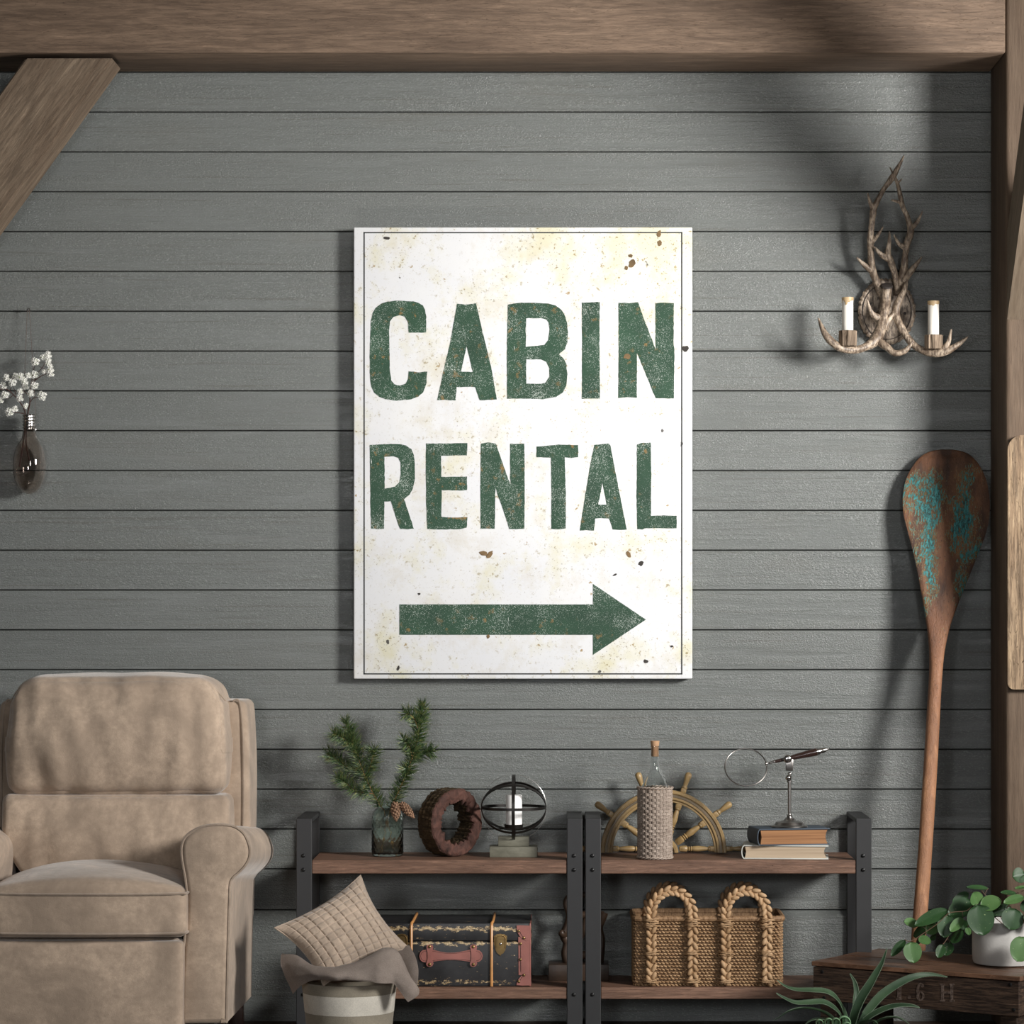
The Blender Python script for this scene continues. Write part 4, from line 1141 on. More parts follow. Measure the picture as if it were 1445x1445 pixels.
for zc in (.0045, H + .001):
    for ph in (0, PI):
        pts = []
        for j in range(150):
            a = 2 * PI * j / 150; t = a * 12 + ph
            rr_ = Rw + .0012 + .002 * math.cos(t)
            pts.append(bc + Vector((math.cos(a) * rr_, math.sin(a) * rr_, zc + .0022 * math.sin(t))))
        tube(b, pts, .0019, 6, closed=True)
obj('braided_rim', b, M['wicker'], wv, angle=80)
# ------------------------------------------------------------------ books and magnifier
def Bk(x, y, d): return Z(x, y, 6.283, 1010, 1040, d)
def book(name_label, cx, d, z0_, L, dep, H_, ang, cov, pag, spine_left=True, group='books under the magnifier'):
    """L along x, fore edge right, spine left"""
    r = thing('book', name_label, 'book', Vector((cx, -d, z0_)), group)
    R_ = Matrix.Rotation(ang, 3, 'Z'); C_ = Vector((cx, -d, z0_)); t = .003
    def W(p): return C_ + R_ @ Vector(p)
    b = B()
    for zz in (t / 2, H_ - t / 2): box(b, W((.0015, 0, zz)), (L, dep, t), .0008, rot=R_)
    # rounded spine
    n = 10; o, i_ = [], []
    for k in range(n + 1):
        a = PI / 2 + PI * k / n
        o.append((-L / 2 + .002 + math.cos(a) * .008, H_ / 2 + math.sin(a) * H_ / 2)); i_.append((-L / 2 + .002 + math.cos(a) * .0055, H_ / 2 + math.sin(a) * (H_ / 2 - t)))
    loop = [W((x, -dep / 2, z)) for x, z in o + i_[::-1]]
    prism(b, [loop], dep, R_ @ Vector((0, -1, 0)))
    obj('cover', b, cov, r, angle=30)
    b = B(); m = 8; c1 = []
    xl, xr = -L / 2 + .004, L / 2 - .005
    lo_ = [W((xl, -dep / 2 + .004, t))] + [W((xr - .006 * math.sin(PI * k / m), -dep / 2 + .004, t + (H_ - 2 * t) * k / m)) for k in range(m + 1)] + [W((xl, -dep / 2 + .004, H_ - t))] + [W((xl + .003, -dep / 2 + .004, H_ / 2))]
    prism(b, [lo_], dep - .008, R_ @ Vector((0, -1, 0)))
    obj('pages', b, pag, r, angle=30)
    return r
b1x = (P(1010 + 625 / 6.283, 0, .2).x); h_low = 122 / 6.283 * S(.23)
book('thick cream book with pale cover lying directly on the walnut shelf', b1x, .185, zs_t, 118 * S(.2), .14, h_low, math.radians(-4.5), M['cream'], M['pages_c'])
h_up = 146 / 6.283 * S(.22)
book('navy book with orange page edges lying on the cream book', P(1010 + 655 / 6.283, 0, .2).x, .185, zs_t + h_low, 101 * S(.2), .13, h_up, math.radians(9), M['navy'], M['pages_o'])
zm = zs_t + h_low + h_up; md = .19; q_ = S(md) / 6.283
mx = P(1010 + 654 / 6.283, 0, md).x
mg = thing('magnifying_glass', 'chrome magnifying glass on an upright stand on top of the books', 'magnifier', Vector((mx, -md, zm)))
mc = Vector((mx, -md, zm))
b = B(); lathe(b, mc, [(r * q_, h * q_) for r, h in ((158, 0), (162, 6), (158, 14), (135, 22), (128, 34), (120, 46), (60, 56), (48, 66), (42, 78), (26, 84), (22, 96), (28, 104), (16, 112), (14, 120))], 48); obj('stand_base', b, M['nickel'], mg, angle=40)
zk = lambda y: P(0, 1040 + y / 6.283, md).z
b = B(); lathe(b, (mx, -md, 0), [(15 * q_, zm + 110 * q_), (15 * q_, zk(402)), (24 * q_, zk(400)), (24 * q_, zk(388)), (16 * q_, zk(384))], 20); obj('pole', b, M['nickel'], mg)
b = B(); ell(b, (mx - 12 * q_, -md - .006, zk(360)), (27 * q_,) * 3, u=20, v=14); ell(b, (mx, -md, zk(360)), (20 * q_, 20 * q_, 34 * q_), u=16, v=10); ell(b, (mx + 4 * q_, -md, zk(322)), (20 * q_, 16 * q_, 14 * q_), u=16, v=8); obj('clamp_knob', b, M['steel'], mg, angle=80)
b = B(); boxab(b, (mx - 32 * q_, -md - .006, zk(300)), (mx + 30 * q_, -md + .006, zk(285)), .001); boxab(b, (mx - 32 * q_, -md - .009, zk(295)), (mx + 30 * q_, -md - .006, zk(195)), .001); boxab(b, (mx - 32 * q_, -md + .006, zk(295)), (mx + 30 * q_, -md + .009, zk(195)), .001); obj('fork', b, M['nickel'], mg)
b = B(); ell(b, Bk(637, 194, md + .012), (37 * q_, .006, 37 * q_), u=24, v=14); obj('pivot_knob', b, M['steel'], mg, angle=80)
h0 = Bk(440, 238, md + .004); h1_ = Bk(1006, 105, md - .004); hv = h1_ - h0; HL = hv.length
def hr(t0, t1, prof):  # prof (r,t)
    b = B(); lathe(b, h0, [(r * q_, HL * t) for r, t in prof], 20, axis=hv); return b
obj('ferrule', hr(0, 1, [(6, -.01), (12, .0), (12, .02), (8, .03), (9, .06), (13, .07), (9, .085), (12, .12), (15, .14), (11, .15)]), M['nickel'], mg, angle=60)
obj('handle', hr(0, 1, [(12, .145), (14, .16), (17, .3), (23, .45), (29, .6), (33, .72), (34, .8)]), M['ebony'], mg, angle=60)
obj('handle_cap', hr(0, 1, [(32, .795), (34, .80), (34, .815), (28, .822), (33, .83), (30, .845), (26, .86), (25, .9), (21, .94), (11, .965), (13, .975), (5, .99), (8, 1.0), (2, 1.012)]), M['steel'], mg, angle=60)
lc = Bk(267, 268, md + .004); Rl = 186 * q_; tl = math.asin(min(1, 160 / 187))
lrot = Matrix.Rotation(math.radians(-31), 3, 'X') @ Matrix.Rotation(math.radians(0), 3, 'Z')
b = B(); tube(b, [lc + lrot @ Vector((math.cos(2 * PI * i / 72) * Rl, 0, math.sin(2 * PI * i / 72) * Rl)) for i in range(72)], .0019, 8, closed=True)
rg = obj('lens_ring', b, M['nickel'], mg, angle=80)
b = B(); nx = lrot @ Vector((0, 1, 0)); lathe(b, lc - nx * .0011, [(Rl * .05, 0.0), (Rl * .97, .0004), (Rl * .97, .0016), (Rl * .05, .002)], 64, axis=nx); obj('lens', b, M['lens'], rg, angle=60)
# ------------------------------------------------------------------ trunk
td = .27
def Tz(x, y, d=td): return Z(x, y, 4.817, 540, 1270, d)
TX0, TX1 = P(524, 0, td).x, P(749.5, 0, td).x; ty0, ty1 = -.035, -td; zL = zl_t
TH = P(0, 1306, td).z - zL
tr = thing('travel_trunk', 'vintage black trunk with pink brown leather corners on the lower shelf', 'trunk', Vector(((TX0 + TX1) / 2, -.15, zL)))
zsp = P(0, 1328, td).z
b = B(); boxab(b, (TX0, ty1, zL), (TX1, ty0, zsp - .0008), .004, seg=3); tb = obj('trunk_body', b, M['trunk'], tr)
t = B(); boxab(t, (TX0, ty1, zsp + .0008), (TX1, ty0, zL + TH + .006), .0025, seg=2)
for v in t.verts:
    if v.co.z > zL + TH * .93:
        k = 0
        yy = (v.co.y - ty1) / (ty0 - ty1)
b = t; ld_ = obj('lid', b, M['trunk'], tr)
q_ = S(td) / 4.817
yF = -td
def fr_box(x0, y0, x1, y1, th, mat, name, parent, bev=.001, off=0):
    a, c = Tz(x0, y1), Tz(x1, y0); b = B(); boxab(b, (a.x, yF - off - th, a.z), (c.x, yF - off + .002, c.z), bev); return obj(name, b, mat, parent)
ztp_ = zL + TH + .006
for x in (195, 740):
    X = Tz(x, 0).x; w = 9 * q_
    b = B(); tube(b, [Vector((X, yF - .003, zL + .001)), Vector((X, yF - .003, ztp_ - .008)), Vector((X + .001, yF + .003, ztp_ + .001)), Vector((X + .003, yF + .010, ztp_ + .003)), Vector((X + .004, ty0, ztp_ + .003))], .004, 8); obj('wood_strap', b, M['strap'], tr)
def mirx(x): return 2 * 465 - x
for s in (0, 1):
    mx_ = (lambda x: x) if s == 0 else mirx
    def pl_(pts, th, name, parent, mat=M['leather'], off=.0):
        b = B(); w = [Tz(mx_(x), y) for x, y in pts]; w = [Vector((p.x, yF - off - th, p.z)) for p in w]
        w = [Vector((min(max(p.x, TX0 - .004), TX1 + .004), p.y, p.z)) for p in w]
        prism(b, [w], th + .001); return obj(name, b, mat, parent, smooth=False)
    band_ = pl_([(922, 250), (1000, 250), (1002, 510), (924, 510)], .0016, 'leather_edge', tr)
    X_ = Tz(mx_(1003), 0).x
    b = B(); xs = sorted((X_ - .002, X_ + .002)); boxab(b, (xs[0], yF - .002, zL + .001), (xs[1], ty0, ztp_), .001); obj('leather_side', b, M['leather'], band_)
    c1 = pl_([(910, 173), (935, 171), (1000, 174), (1007, 190), (1010, 250), (1000, 272), (975, 275), (950, 265), (928, 240), (914, 212)], .003, 'corner_patch', tr)
    c2 = pl_([(910, 578), (912, 560), (925, 535), (945, 512), (975, 498), (1002, 497), (1008, 520), (1010, 570), (1000, 580), (950, 581)], .003, 'corner_patch', tr)
    for par, pts in ((c1, [(925, 210), (960, 257)]), (c2, [(960, 510), (925, 553)]), (band_, [(937, 296), (936, 404)])):
        for x, y in pts:
            p = Tz(mx_(x), y); b = B(); ell(b, (p.x, yF - .0035, p.z), (10 * q_, .0022, 10 * q_), u=12, v=8); obj('rivet', b, M['brass'], par)
    for par, pts in ((c1, [(920, 200), (938, 240), (965, 262)]), (c2, [(920, 560), (938, 525), (965, 507)]), (band_, [(930, 290), (931, 490)])):
        b = B(); tube(b, [Vector((Tz(mx_(x) + (8 if s == 0 else -8), y).x, yF - .0032 + (.0012 if par is band_ else 0), Tz(x, y).z)) for x, y in pts], .0006, 5, k=3); obj('stitching', b, M['stitch'], par)
    # latch
    lp = [(758, 245), (775, 233), (800, 229), (828, 233), (846, 245), (843, 300), (830, 345), (820, 362), (808, 368), (800, 380), (790, 368), (776, 360), (768, 340), (758, 300)]
    la = pl_(lp, .003, 'latch', tr, M['brass'])
    pl_([(780, 255), (800, 248), (822, 255), (822, 320), (780, 320)], .0025, 'latch_plate', la, M['brass'], off=.003)
    p = Tz(mx_(800), 298); b = B(); ell(b, (p.x, yF - .006, p.z), (9 * q_, .002, 9 * q_)); obj('lock_pin', b, M['steel'], la)
    b = B(); tube(b, [Vector((Tz(mx_(x), y).x, yF - .004, Tz(x, y).z)) for x, y in ((768, 330), (768, 262), (782, 243), (800, 238), (820, 243), (834, 262), (834, 330))], .0016, 6, k=3); obj('latch_hasp', b, M['brass'], la)
hp = [(250, 380), (256, 355), (272, 340), (300, 336), (345, 338), (390, 350), (440, 358), (490, 357), (540, 349), (590, 338), (630, 336), (658, 342), (675, 358), (681, 380), (675, 403), (658, 418), (630, 423), (590, 418), (540, 410), (490, 406), (440, 406), (390, 411), (345, 418), (300, 423), (272, 420), (256, 405)]
b = B(); t = B(); wv_ = []
for x, y in hp:
    p = Tz(x, y); k = max(0, 1 - ((x - 465) / 150) ** 2); wv_.append(Vector((p.x, yF - .005, p.z)))
prism(t, [wv_], .0035); bmesh.ops.bevel(t, geom=[e for e in t.edges if len(e.link_faces) == 2 and e.calc_face_angle(0) > 1], offset=.0008, segments=1, affect='EDGES'); merge(b, t)
hd = obj('handle', b, M['leather'], tr, smooth=False)
b = B()
inner = [(465 + (x - 465) * .96, 380 + (y - 380) * .78) for x, y in hp]
tube(b, [Vector((Tz(x, y).x, yF - .0052, Tz(x, y).z)) for x, y in inner], .0005, 5, closed=True); obj('stitching', b, M['stitch'], hd)
for xc in (320, 617):
    lp = [(xc - 22, 318), (xc - 18, 306), (xc, 300), (xc + 18, 306), (xc + 25, 320), (xc + 20, 340), (xc + 15, 360), (xc + 15, 395), (xc + 20, 415), (xc + 26, 432), (xc + 18, 447), (xc, 453), (xc - 18, 447), (xc - 24, 432), (xc - 18, 415), (xc - 14, 395), (xc - 14, 360), (xc - 18, 340)]
    b = B(); prism(b, [[Vector((Tz(x, y).x, yF - .0075, Tz(x, y).z)) for x, y in lp]], .0075); lo = obj('handle_loop', b, M['leather'], hd, smooth=False)
    for y in (316, 436):
        p = Tz(xc, y); b = B(); ell(b, (p.x, yF - .008, p.z), (11 * q_, .0024, 11 * q_), u=12, v=8); obj('rivet', b, M['brass'], lo)
# ------------------------------------------------------------------ seagrass basket
kd = .265; q_ = S(kd) / 5.558
def K(x, y, d=kd): return Z(x, y, 5.558, 870, 1230, d)
bx0, bx1 = K(138, 0).x, K(1305, 0).x; bz0 = zl_t; bz1 = K(0, 372).z; by0, by1 = -.05, -kd + .006
bs = thing('seagrass_basket', 'rectangular woven seagrass basket with braided handles on the lower shelf', 'basket', Vector(((bx0 + bx1) / 2, -.155, zl_t)))
b = B()
boxab(b, (bx0 + .006, by1 + .005, bz0 + .002), (bx1 - .006, by1 + .009, bz1), .001)
boxab(b, (bx0 + .006, by0 - .006, bz0 + .002), (bx1 - .006, by0 - .002, bz1), .001)
boxab(b, (bx0 + .003, by1 + .006, bz0 + .002), (bx0 + .007, by0 - .004, bz1), .001)
boxab(b, (bx1 - .007, by1 + .006, bz0 + .002), (bx1 - .003, by0 - .004, bz1), .001)
boxab(b, (bx0 + .006, by1 + .005, bz0 + .001), (bx1 - .006, by0 - .004, bz0 + .006), .001)
body = obj('basket_lining', b, M['rimdark'], bs, smooth=False)
b = B()
nr = 21; per = []
r_ = .02
x0_, x1_, y0_, y1_ = bx0, bx1, by1, by0
path = []
for cx_, cy_, a0 in ((x1_ - r_, y0_ + r_, -90), (x1_ - r_, y1_ - r_, 0), (x0_ + r_, y1_ - r_, 90), (x0_ + r_, y0_ + r_, 180)):
    for i in range(5):
        a = math.radians(a0 + 90 * i / 4); path.append(Vector((cx_ + math.cos(a) * r_, cy_ + math.sin(a) * r_, 0)))
path.append(path[0].copy())
LL = [0]
for a, c in zip(path, path[1:]): LL.append(LL[-1] + (c - a).length)
def along(s):
    s %= LL[-1]
    for i in range(len(LL) - 1):
        if s <= LL[i + 1]:
            t = (s - LL[i]) / max(1e-9, LL[i + 1] - LL[i]); return path[i].lerp(path[i + 1], t), (path[i + 1] - path[i]).normalized()
    return path[0], Vector((1, 0, 0))
st = .0104; ns = int(LL[-1] / st)
zt3 = K(0, 402).z
for i in range(nr):
    zz = bz0 + .003 + (zt3 - bz0 - .004) * i / (nr - 1)
    for j in range(ns):
        p, t_ = along(j * st + (st / 2 if i % 2 else 0) + random.uniform(-.0006, .0006))
        if t_.x < -.9 and p.y > -.1: continue        # rear face, never seen
        ang = math.atan2(t_.y, t_.x)
        R_ = Matrix.Rotation(ang, 3, 'Z') @ Matrix.Rotation(random.uniform(.15, .5), 3, 'Y')
        ell(b, p + Vector((0, 0, zz + random.uniform(-.0004, .0004))), (.0068, .0034, .0027 * random.uniform(.85, 1.1)), R_, 6, 4)
obj('woven_wall', b, M['seagrass'], body, angle=80)
# wrapped rim
b = B(); ctr = []
for i in range(260):
    p, t_ = along(LL[-1] * i / 260); ctr.append((p, t_))
rgs = []
for i, (p, t_) in enumerate(ctr):
    outw = Vector((t_.y, -t_.x, 0)); k = 1 + .14 * abs(math.sin(i * .9)) + .08 * noise.noise(Vector((i * .7, 0, 0)))
    ring = []
    for j in range(9):
        a = 2 * PI * j / 9
        ring.append(b.verts.new(Vector((p.x, p.y, bz1)) + (outw * math.cos(a) + Vector((0, 0, math.sin(a)))) * .0078 * k))
    rgs.append(ring)
for i in range(260):
    X, Y = rgs[i], rgs[(i + 1) % 260]
    for j in range(9): b.faces.new((X[j], X[(j + 1) % 9], Y[(j + 1) % 9], Y[j]))
obj('wrapped_rim', b, M['rimdark'], bs, angle=20)
def braid(xa, xb, dep, low, dy):
    """two legs at xa, xb (basket zoom px) with an arch on top"""
    ya = 360
    pts = [(xa, 885)] if low else [(xa, 440)]
    pts += [(xa, 700), (xa, 560)] if low else []
    pts += [(xa, ya), (xa + 8, 270), ((xa * .86 + xb * .14), 205), ((xa * .68 + xb * .32), 162), ((xa + xb) / 2, 150), ((xa * .32 + xb * .68), 162), ((xa * .14 + xb * .86), 205), (xb - 8, 270), (xb, ya)]
    pts += [(xb, 560), (xb, 700)] if low else []
    pts += [(xb, 885)] if low else [(xb, 440)]
    w = [K(x, y + dy, dep) for x, y in pts]
    c = [Vector(p) for p in cr([tuple(p) for p in w], 14)]
    b = B(); acc = 0; side = 0; step = .0082
    tube(b, c[::3], .0055, 6)
    for a, e in zip(c, c[1:]):
        acc += (e - a).length
        if acc > step:
            acc = 0; side ^= 1
            t_ = (e - a).normalized(); nrm = Vector((0, -1, 0)); sd = t_.cross(nrm).normalized() * (1 if side else -1)
            dirv = (t_ * .80 + sd * .42 + nrm * .12).normalized() if True else t_
            # lobe axis leans outward along the travel direction
            yax = dirv; zax = nrm - yax * nrm.dot(yax); zax.normalize(); xax = yax.cross(zax)
            R_ = Matrix((xax, yax, zax)).transposed()
            ell(b, a + sd * .0072 + nrm * .004, (.0066, .0128 * random.uniform(.9, 1.1), .0066), R_, 10, 7)
    h = obj('handle', b, M['seabraid'] if low else M['rimdark'], bs, angle=80)
    if low:
        b = B()
        for x in (xa, xb):
            for y in (372, 412, 630, 850):
                for k in range(4):
                    yy = y + k * 7 + random.uniform(-3, 3); tl_ = random.uniform(-14, 14)
                    a = K(x - 58, yy + tl_, dep); e = K(x + 58, yy - tl_, dep); m_ = K(x, yy, dep + .0155)
                    tube(b, [a, K(x - 38, yy + tl_ * .7, dep + .012), m_, K(x + 38, yy - tl_ * .7, dep + .012), e], .0011, 5, k=3)
        obj('binding', b, M['seabraid'], h, angle=80)
braid(272, 597, kd + .006, True, 0); braid(857, 1180, kd + .006, True, 0)
braid(272 - 26, 597 - 26, .055, False, -36); braid(857 - 30, 1180 - 30, .055, False, -36)
# ------------------------------------------------------------------ carved sculpture behind the posts
def V_(x, y, d): return Z(x, y, 8.5, 765, 1230, d)
vs = thing('wood_sculpture', 'dark carved wooden sculpture on a block in shade between the two shelf units', 'sculpture', V_(440, 1340, .12))
vd = .10
lo_t = V_(0, 1090, vd).z
zlt2 = zl_t
b = B(); boxab(b, V_(78, 1345, .16) * Vector((1, 1, 0)).x if False else (V_(78, 0, .14).x, -.15, zlt2), (V_(800, 0, .14).x, -.05, lo_t), .002); obj('plinth', b, M['sculpt'], vs)
b = B()
tube(b, [Vector((p.x, p.y, max(p.z, lo_t - .002))) for p in (V_(320, 1095, vd), V_(285, 980, vd), V_(300, 860, vd), V_(262, 760, vd), V_(300, 660, vd), V_(330, 520, vd), V_(290, 380, vd), V_(340, 290, vd), V_(480, 270, vd), V_(520, 300, vd))], [.016, .014, .012, .013, .012, .011, .010, .009, .009, .006], 12, k=6)
tube(b, [Vector((p.x, p.y, max(p.z, lo_t - .002))) for p in (V_(680, 1095, vd), V_(700, 960, vd), V_(715, 800, vd), V_(690, 680, vd), V_(720, 560, vd), V_(740, 490, vd))], [.014, .012, .009, .009, .012, .013], 12, k=6)
tube(b, [V_(330, 540, vd), V_(500, 520, vd), V_(740, 520, vd)], [.010, .011, .011], 12, k=5)
tube(b, [V_(300, 1020, vd), V_(500, 1000, vd), V_(690, 1010, vd)], [.009, .012, .009], 12, k=5)
tube(b, [V_(270, 760, vd), V_(235, 740, vd + .02), V_(240, 700, vd + .02)], [.012, .01, .004], 10, k=4)
tube(b, [V_(480, 800, vd), V_(500, 700, vd), V_(520, 560, vd)], [.004, .009, .007], 10, k=4)
obj('carved_figure', b, M['sculpt'], vs, angle=60)
# ================================================================== STORAGE BASKET, BLANKET, CUSHION
gd = .62; gs = S(gd)
def G(x, y, d=gd): return Z(x, y, 5.78, 370, 1220, d)
gc = Vector((P(493, 0, gd).x, -gd, 0))
sb = thing('storage_basket', 'round taupe and white striped canvas basket in front of the shelf', 'basket', gc)
gy = lambda py: P(0, py, gd).z
zr = gy(1384); R1 = 67 * gs; Rb = 57 * gs
def rad(z): return Rb + (R1 - Rb) * z / zr
def gprof(z0_, z1_, e=0): return [(rad(z0_) + e, z0_), (rad((z0_ + z1_) / 2) + e, (z0_ + z1_) / 2), (rad(z1_) + e, z1_)]
zs1, zs2 = gy(1399), gy(1426)
b = B(); lathe(b, gc, [(.005, 0.001)] + gprof(.001, zs2) , 64, cap=False); obj('lower_wall', b, M['canvas'], sb)
b = B(); lathe(b, gc, gprof(zs2, zs1, .0004) + [(rad(zs1) - .002, zs1)], 64, cap=False); obj('white_stripe', b, M['canvas_w'], sb, label='white stripe')
b = B(); lathe(b, gc, gprof(zs1, zr, .0008) + [(rad(zr) - .004, zr + .001), (rad(zr) - .006, zr - .01), (rad(zs2) - .006, zs2), (rad(.02) - .006, .012), (.004, .012)], 64, cap=False); obj('upper_wall', b, M['canvas'], sb)
# blanket
dF = gd + R1
def row(pts): return [G(x, y, d) for x, y, d in pts]
bl = B()
rows = [
 row([(300, 980, .64), (330, 960, .60), (430, 960, .56), (580, 960, .55), (720, 960, .55), (860, 950, .56), (960, 930, .58), (1020, 930, .62), (1060, 960, .64)]),
 row([(250, 800, .63), (310, 800, .60), (430, 860, .60), (590, 880, .60), (740, 850, .60), (870, 800, .60), (985, 745, .60), (1060, 770, .62), (1100, 880, .65)]),
 row([(163, 728, .66), (285, 742, .69), (425, 828, .72), (590, 832, .735), (760, 792, .735), (890, 735, .72), (1000, 680, .70), (1105, 710, .69), (1185, 880, .685)]),
 row([(152, 800, .69), (260, 800, .72), (420, 855, .755), (590, 862, .772), (770, 850, .772), (920, 810, .76), (1030, 760, .74), (1130, 790, .73), (1230, 950, .71)]),
 row([(172, 875, .70), (290, 890, .735), (420, 890, .768), (590, 900, .782), (780, 905, .782), (940, 890, .77), (1050, 860, .755), (1160, 900, .745), (1278, 1010, .725)]),
 row([(210, 970, .70), (310, 925, .738), (430, 920, .768), (600, 930, .782), (800, 940, .782), (960, 935, .77), (1060, 920, .755), (1150, 1000, .75), (1270, 1070, .735)]),
 row([(250, 1060, .705), (325, 985, .735), (445, 947, .765), (610, 945, .778), (820, 955, .778), (1000, 966, .765), (1075, 975, .75), (1140, 1060, .745), (1190, 1122, .735)])]
sheet(bl, rows, 7, 6, .004)
back = [
 row([(1000, 800, .60), (1090, 700, .60), (1200, 655, .61)]),
 row([(1050, 900, .63), (1150, 800, .63), (1248, 745, .63)]),
 row([(1080, 980, .66), (1190, 900, .66), (1274, 850, .66)]),
 row([(1130, 1050, .69), (1210, 1000, .69), (1268, 980, .69)])]
sheet(bl, back, 6, 6, .004)
for v in bl.verts:
    v.co += Vector((0, 1, .3)) * (.009 * noise.noise(Vector((v.co.x * 26, v.co.y * 14, v.co.z * 14))) + .003 * noise.noise(v.co * 50))
tag(obj('blanket', bl, M['blanket'], angle=80), 'grey brown linen blanket draped over the canvas basket rim', 'blanket')
# cushion
cl_, ct, cr_, cb = G(100, 517, .70), G(802, 88, .56), G(1196, 682, .60), G(498, 880, .70)
cb = cl_ + cr_ - ct + Vector((0, 0, .0)); cb = cb.lerp(G(500, 900, .70), .6)
nrm_c = ((ct - cl_).cross(cr_ - cl_)).normalized()
if nrm_c.y > 0: nrm_c = -nrm_c
b = B(); Nn = 150; NQ = 11
def cpt(u, v, side):
    # u,v in -1..1 ; u: l->t.. ; concave sides
    pu = u * (1 - .14 * (1 - v * v) * abs(u) ** 2) ; pv = v * (1 - .14 * (1 - u * u) * abs(v) ** 2)
    a = cl_.lerp(ct, (pu + 1) / 2); c = cb.lerp(cr_, (pu + 1) / 2)
    p = a.lerp(c, (pv + 1) / 2)
    h = ((1 - abs(u) ** 2.2) * (1 - abs(v) ** 2.2)) ** .55
    gu = abs(math.sin(PI * (u + 1) / 2 * NQ)); gv = abs(math.sin(PI * (v + 1) / 2 * NQ))
    gq = 1 - math.exp(-(min(gu, gv) / .16) ** 2) if side > 0 else 1
    hh = (.052 * h - .004 * (1 - gq) * min(1, h * 4) + (.0018 * (gu * gv) * h if side > 0 else 0))
    w = .0025 * noise.noise(p * 14)
    return p + nrm_c * side * (hh + .0005 + w * h)
for side in (1, -1):
    n_ = Nn if side > 0 else 40
    V = [[b.verts.new(cpt(-1 + 2 * i / n_, -1 + 2 * j / n_, side)) for j in range(n_ + 1)] for i in range(n_ + 1)]
    for i in range(n_):
        for j in range(n_): b.faces.new((V[i][j], V[i + 1][j], V[i + 1][j + 1], V[i][j + 1]))
    if side > 0: edge = [V[i][0].co.copy() for i in range(0, n_, 5)] + [V[n_][j].co.copy() for j in range(0, n_, 5)] + [V[i][n_].co.copy() for i in range(n_, 0, -5)] + [V[0][j].co.copy() for j in range(n_, 0, -5)]
tube(b, edge, .0022, 6, closed=True)
tag(obj('throw_pillow', b, M['cushion'], angle=80), 'beige quilted velvet pillow standing in the canvas basket', 'pillow')
# ================================================================== CRATE TABLE
FL = P(1147, 1356.5, .5); FR = P(1437.5, 1378, .83); zc_ = FL.z; FR.z = zc_
uc = (FR - FL); Wc = uc.length; uc.normalize(); vc_ = Vector((-uc.y, uc.x, 0))
Rc = Matrix((uc, vc_, Vector((0, 0, 1)))).transposed()
Dc = .375
def Cp(a, c, z): return FL * Vector((1, 1, 0)).x if False else Vector((FL.x, FL.y, 0)) + uc * a + vc_ * c + Vector((0, 0, z))
ct_ = thing('crate_table', 'low dark rustic crate table with stencilled letters under the potted plant', 'table', Cp(Wc / 2, Dc / 2, 0))
def cbox(a0, a1, c0, c1, z0_, z1_, bev=.0015, jit=0):
    b = B(); box(b, Cp((a0 + a1) / 2, (c0 + c1) / 2, (z0_ + z1_) / 2), (a1 - a0, c1 - c0, z1_ - z0_), bev, rot=Rc)
    return b
tkp = .012
for k, (c0, c1, z_) in enumerate(((0, .080, 0), (.086, .17, -.0005), (.176, .262, .0004), (.272, Dc, -.001))):
    off = .006 if k == 3 else 0
    obj('top_plank', cbox(-.004 + off, Wc + .004, c0, c1, zc_ - tkp + z_ * 0, zc_ + z_), M['cratetop'], ct_, smooth=False)
zf0, zf1 = .124, zc_ - tkp - .002
front = obj('front_board', cbox(0, Wc, .002, .018, zf0, zf1), M['crate'], ct_, smooth=False)
obj('rear_board', cbox(0, Wc, Dc - .02, Dc - .004, zf0, zf1), M['crate'], ct_, smooth=False)
for a in (0.001, Wc - .017): obj('side_board', cbox(a, a + .016, .018, Dc - .02, zf0, zf1), M['crate'], ct_, smooth=False)
for a in (.012, Wc - .06):
    for c in (.020, Dc - .066): obj('leg', cbox(a, a + .046, c, c + .044, 0, zf0 + .05), M['crate'], ct_, smooth=False)
nf = -vc_; p0f = Cp(0, .002, 0)
for px, py in ((1425.5, 1389.5), (1430.5, 1425), (1160, 1371.5), (1163, 1408)):
    p = onplane(px, py, p0f, nf); b = B(); lathe(b, p + nf * .0006 - nf * .002, [(.0048, 0), (.0048, .0022), (.003, .003)], 14, axis=nf); obj('screw', b, M['bolt'], front)
def F8(x, y): return onplane(1240 + x / 6.42, 1220 + y / 6.42, p0f, nf) + nf * .0008
def glyph(loops, name='letter', label=None):
    b = B(); prism(b, [[F8(x, y) for x, y in l] for l in loops], .001, tuple(nf)); obj(name, b, M['stencil'], front, smooth=False, label=label)
glyph([[(556, 1080), (598, 1080), (598, 1092), (590, 1094), (590, 1150), (650, 1150), (650, 1094), (642, 1092), (642, 1080), (684, 1080), (684, 1094), (674, 1096), (674, 1224), (688, 1228), (688, 1242), (640, 1242), (640, 1228), (650, 1226), (650, 1168), (590, 1168), (590, 1222), (600, 1226), (600, 1240), (554, 1240), (554, 1228), (566, 1224), (566, 1096), (556, 1094)]], label='faded stencilled letter H')
def circ(cx, cy, rx, ry, a0=0, a1=360, n=20): return [(cx + rx * math.cos(math.radians(a0 + (a1 - a0) * i / n)), cy - ry * math.sin(math.radians(a0 + (a1 - a0) * i / n))) for i in range(n + (0 if a1 - a0 == 360 else 1))]
b = B()
for lp in ([circ(378, 1192, 36, 43), circ(380, 1192, 15, 33)], [circ(378, 1145, 36, 74, 60, 195) + circ(384, 1150, 20, 62, 195, 60)], [circ(396, 1098, 14, 16)]):
    prism(b, [[F8(x, y) for x, y in l] for l in lp], .001, tuple(nf))
obj('number', b, M['stencil'], front, smooth=False, label='faded stencilled number 6')
glyph([circ(277, 1202, 15, 15)], 'full_stop')
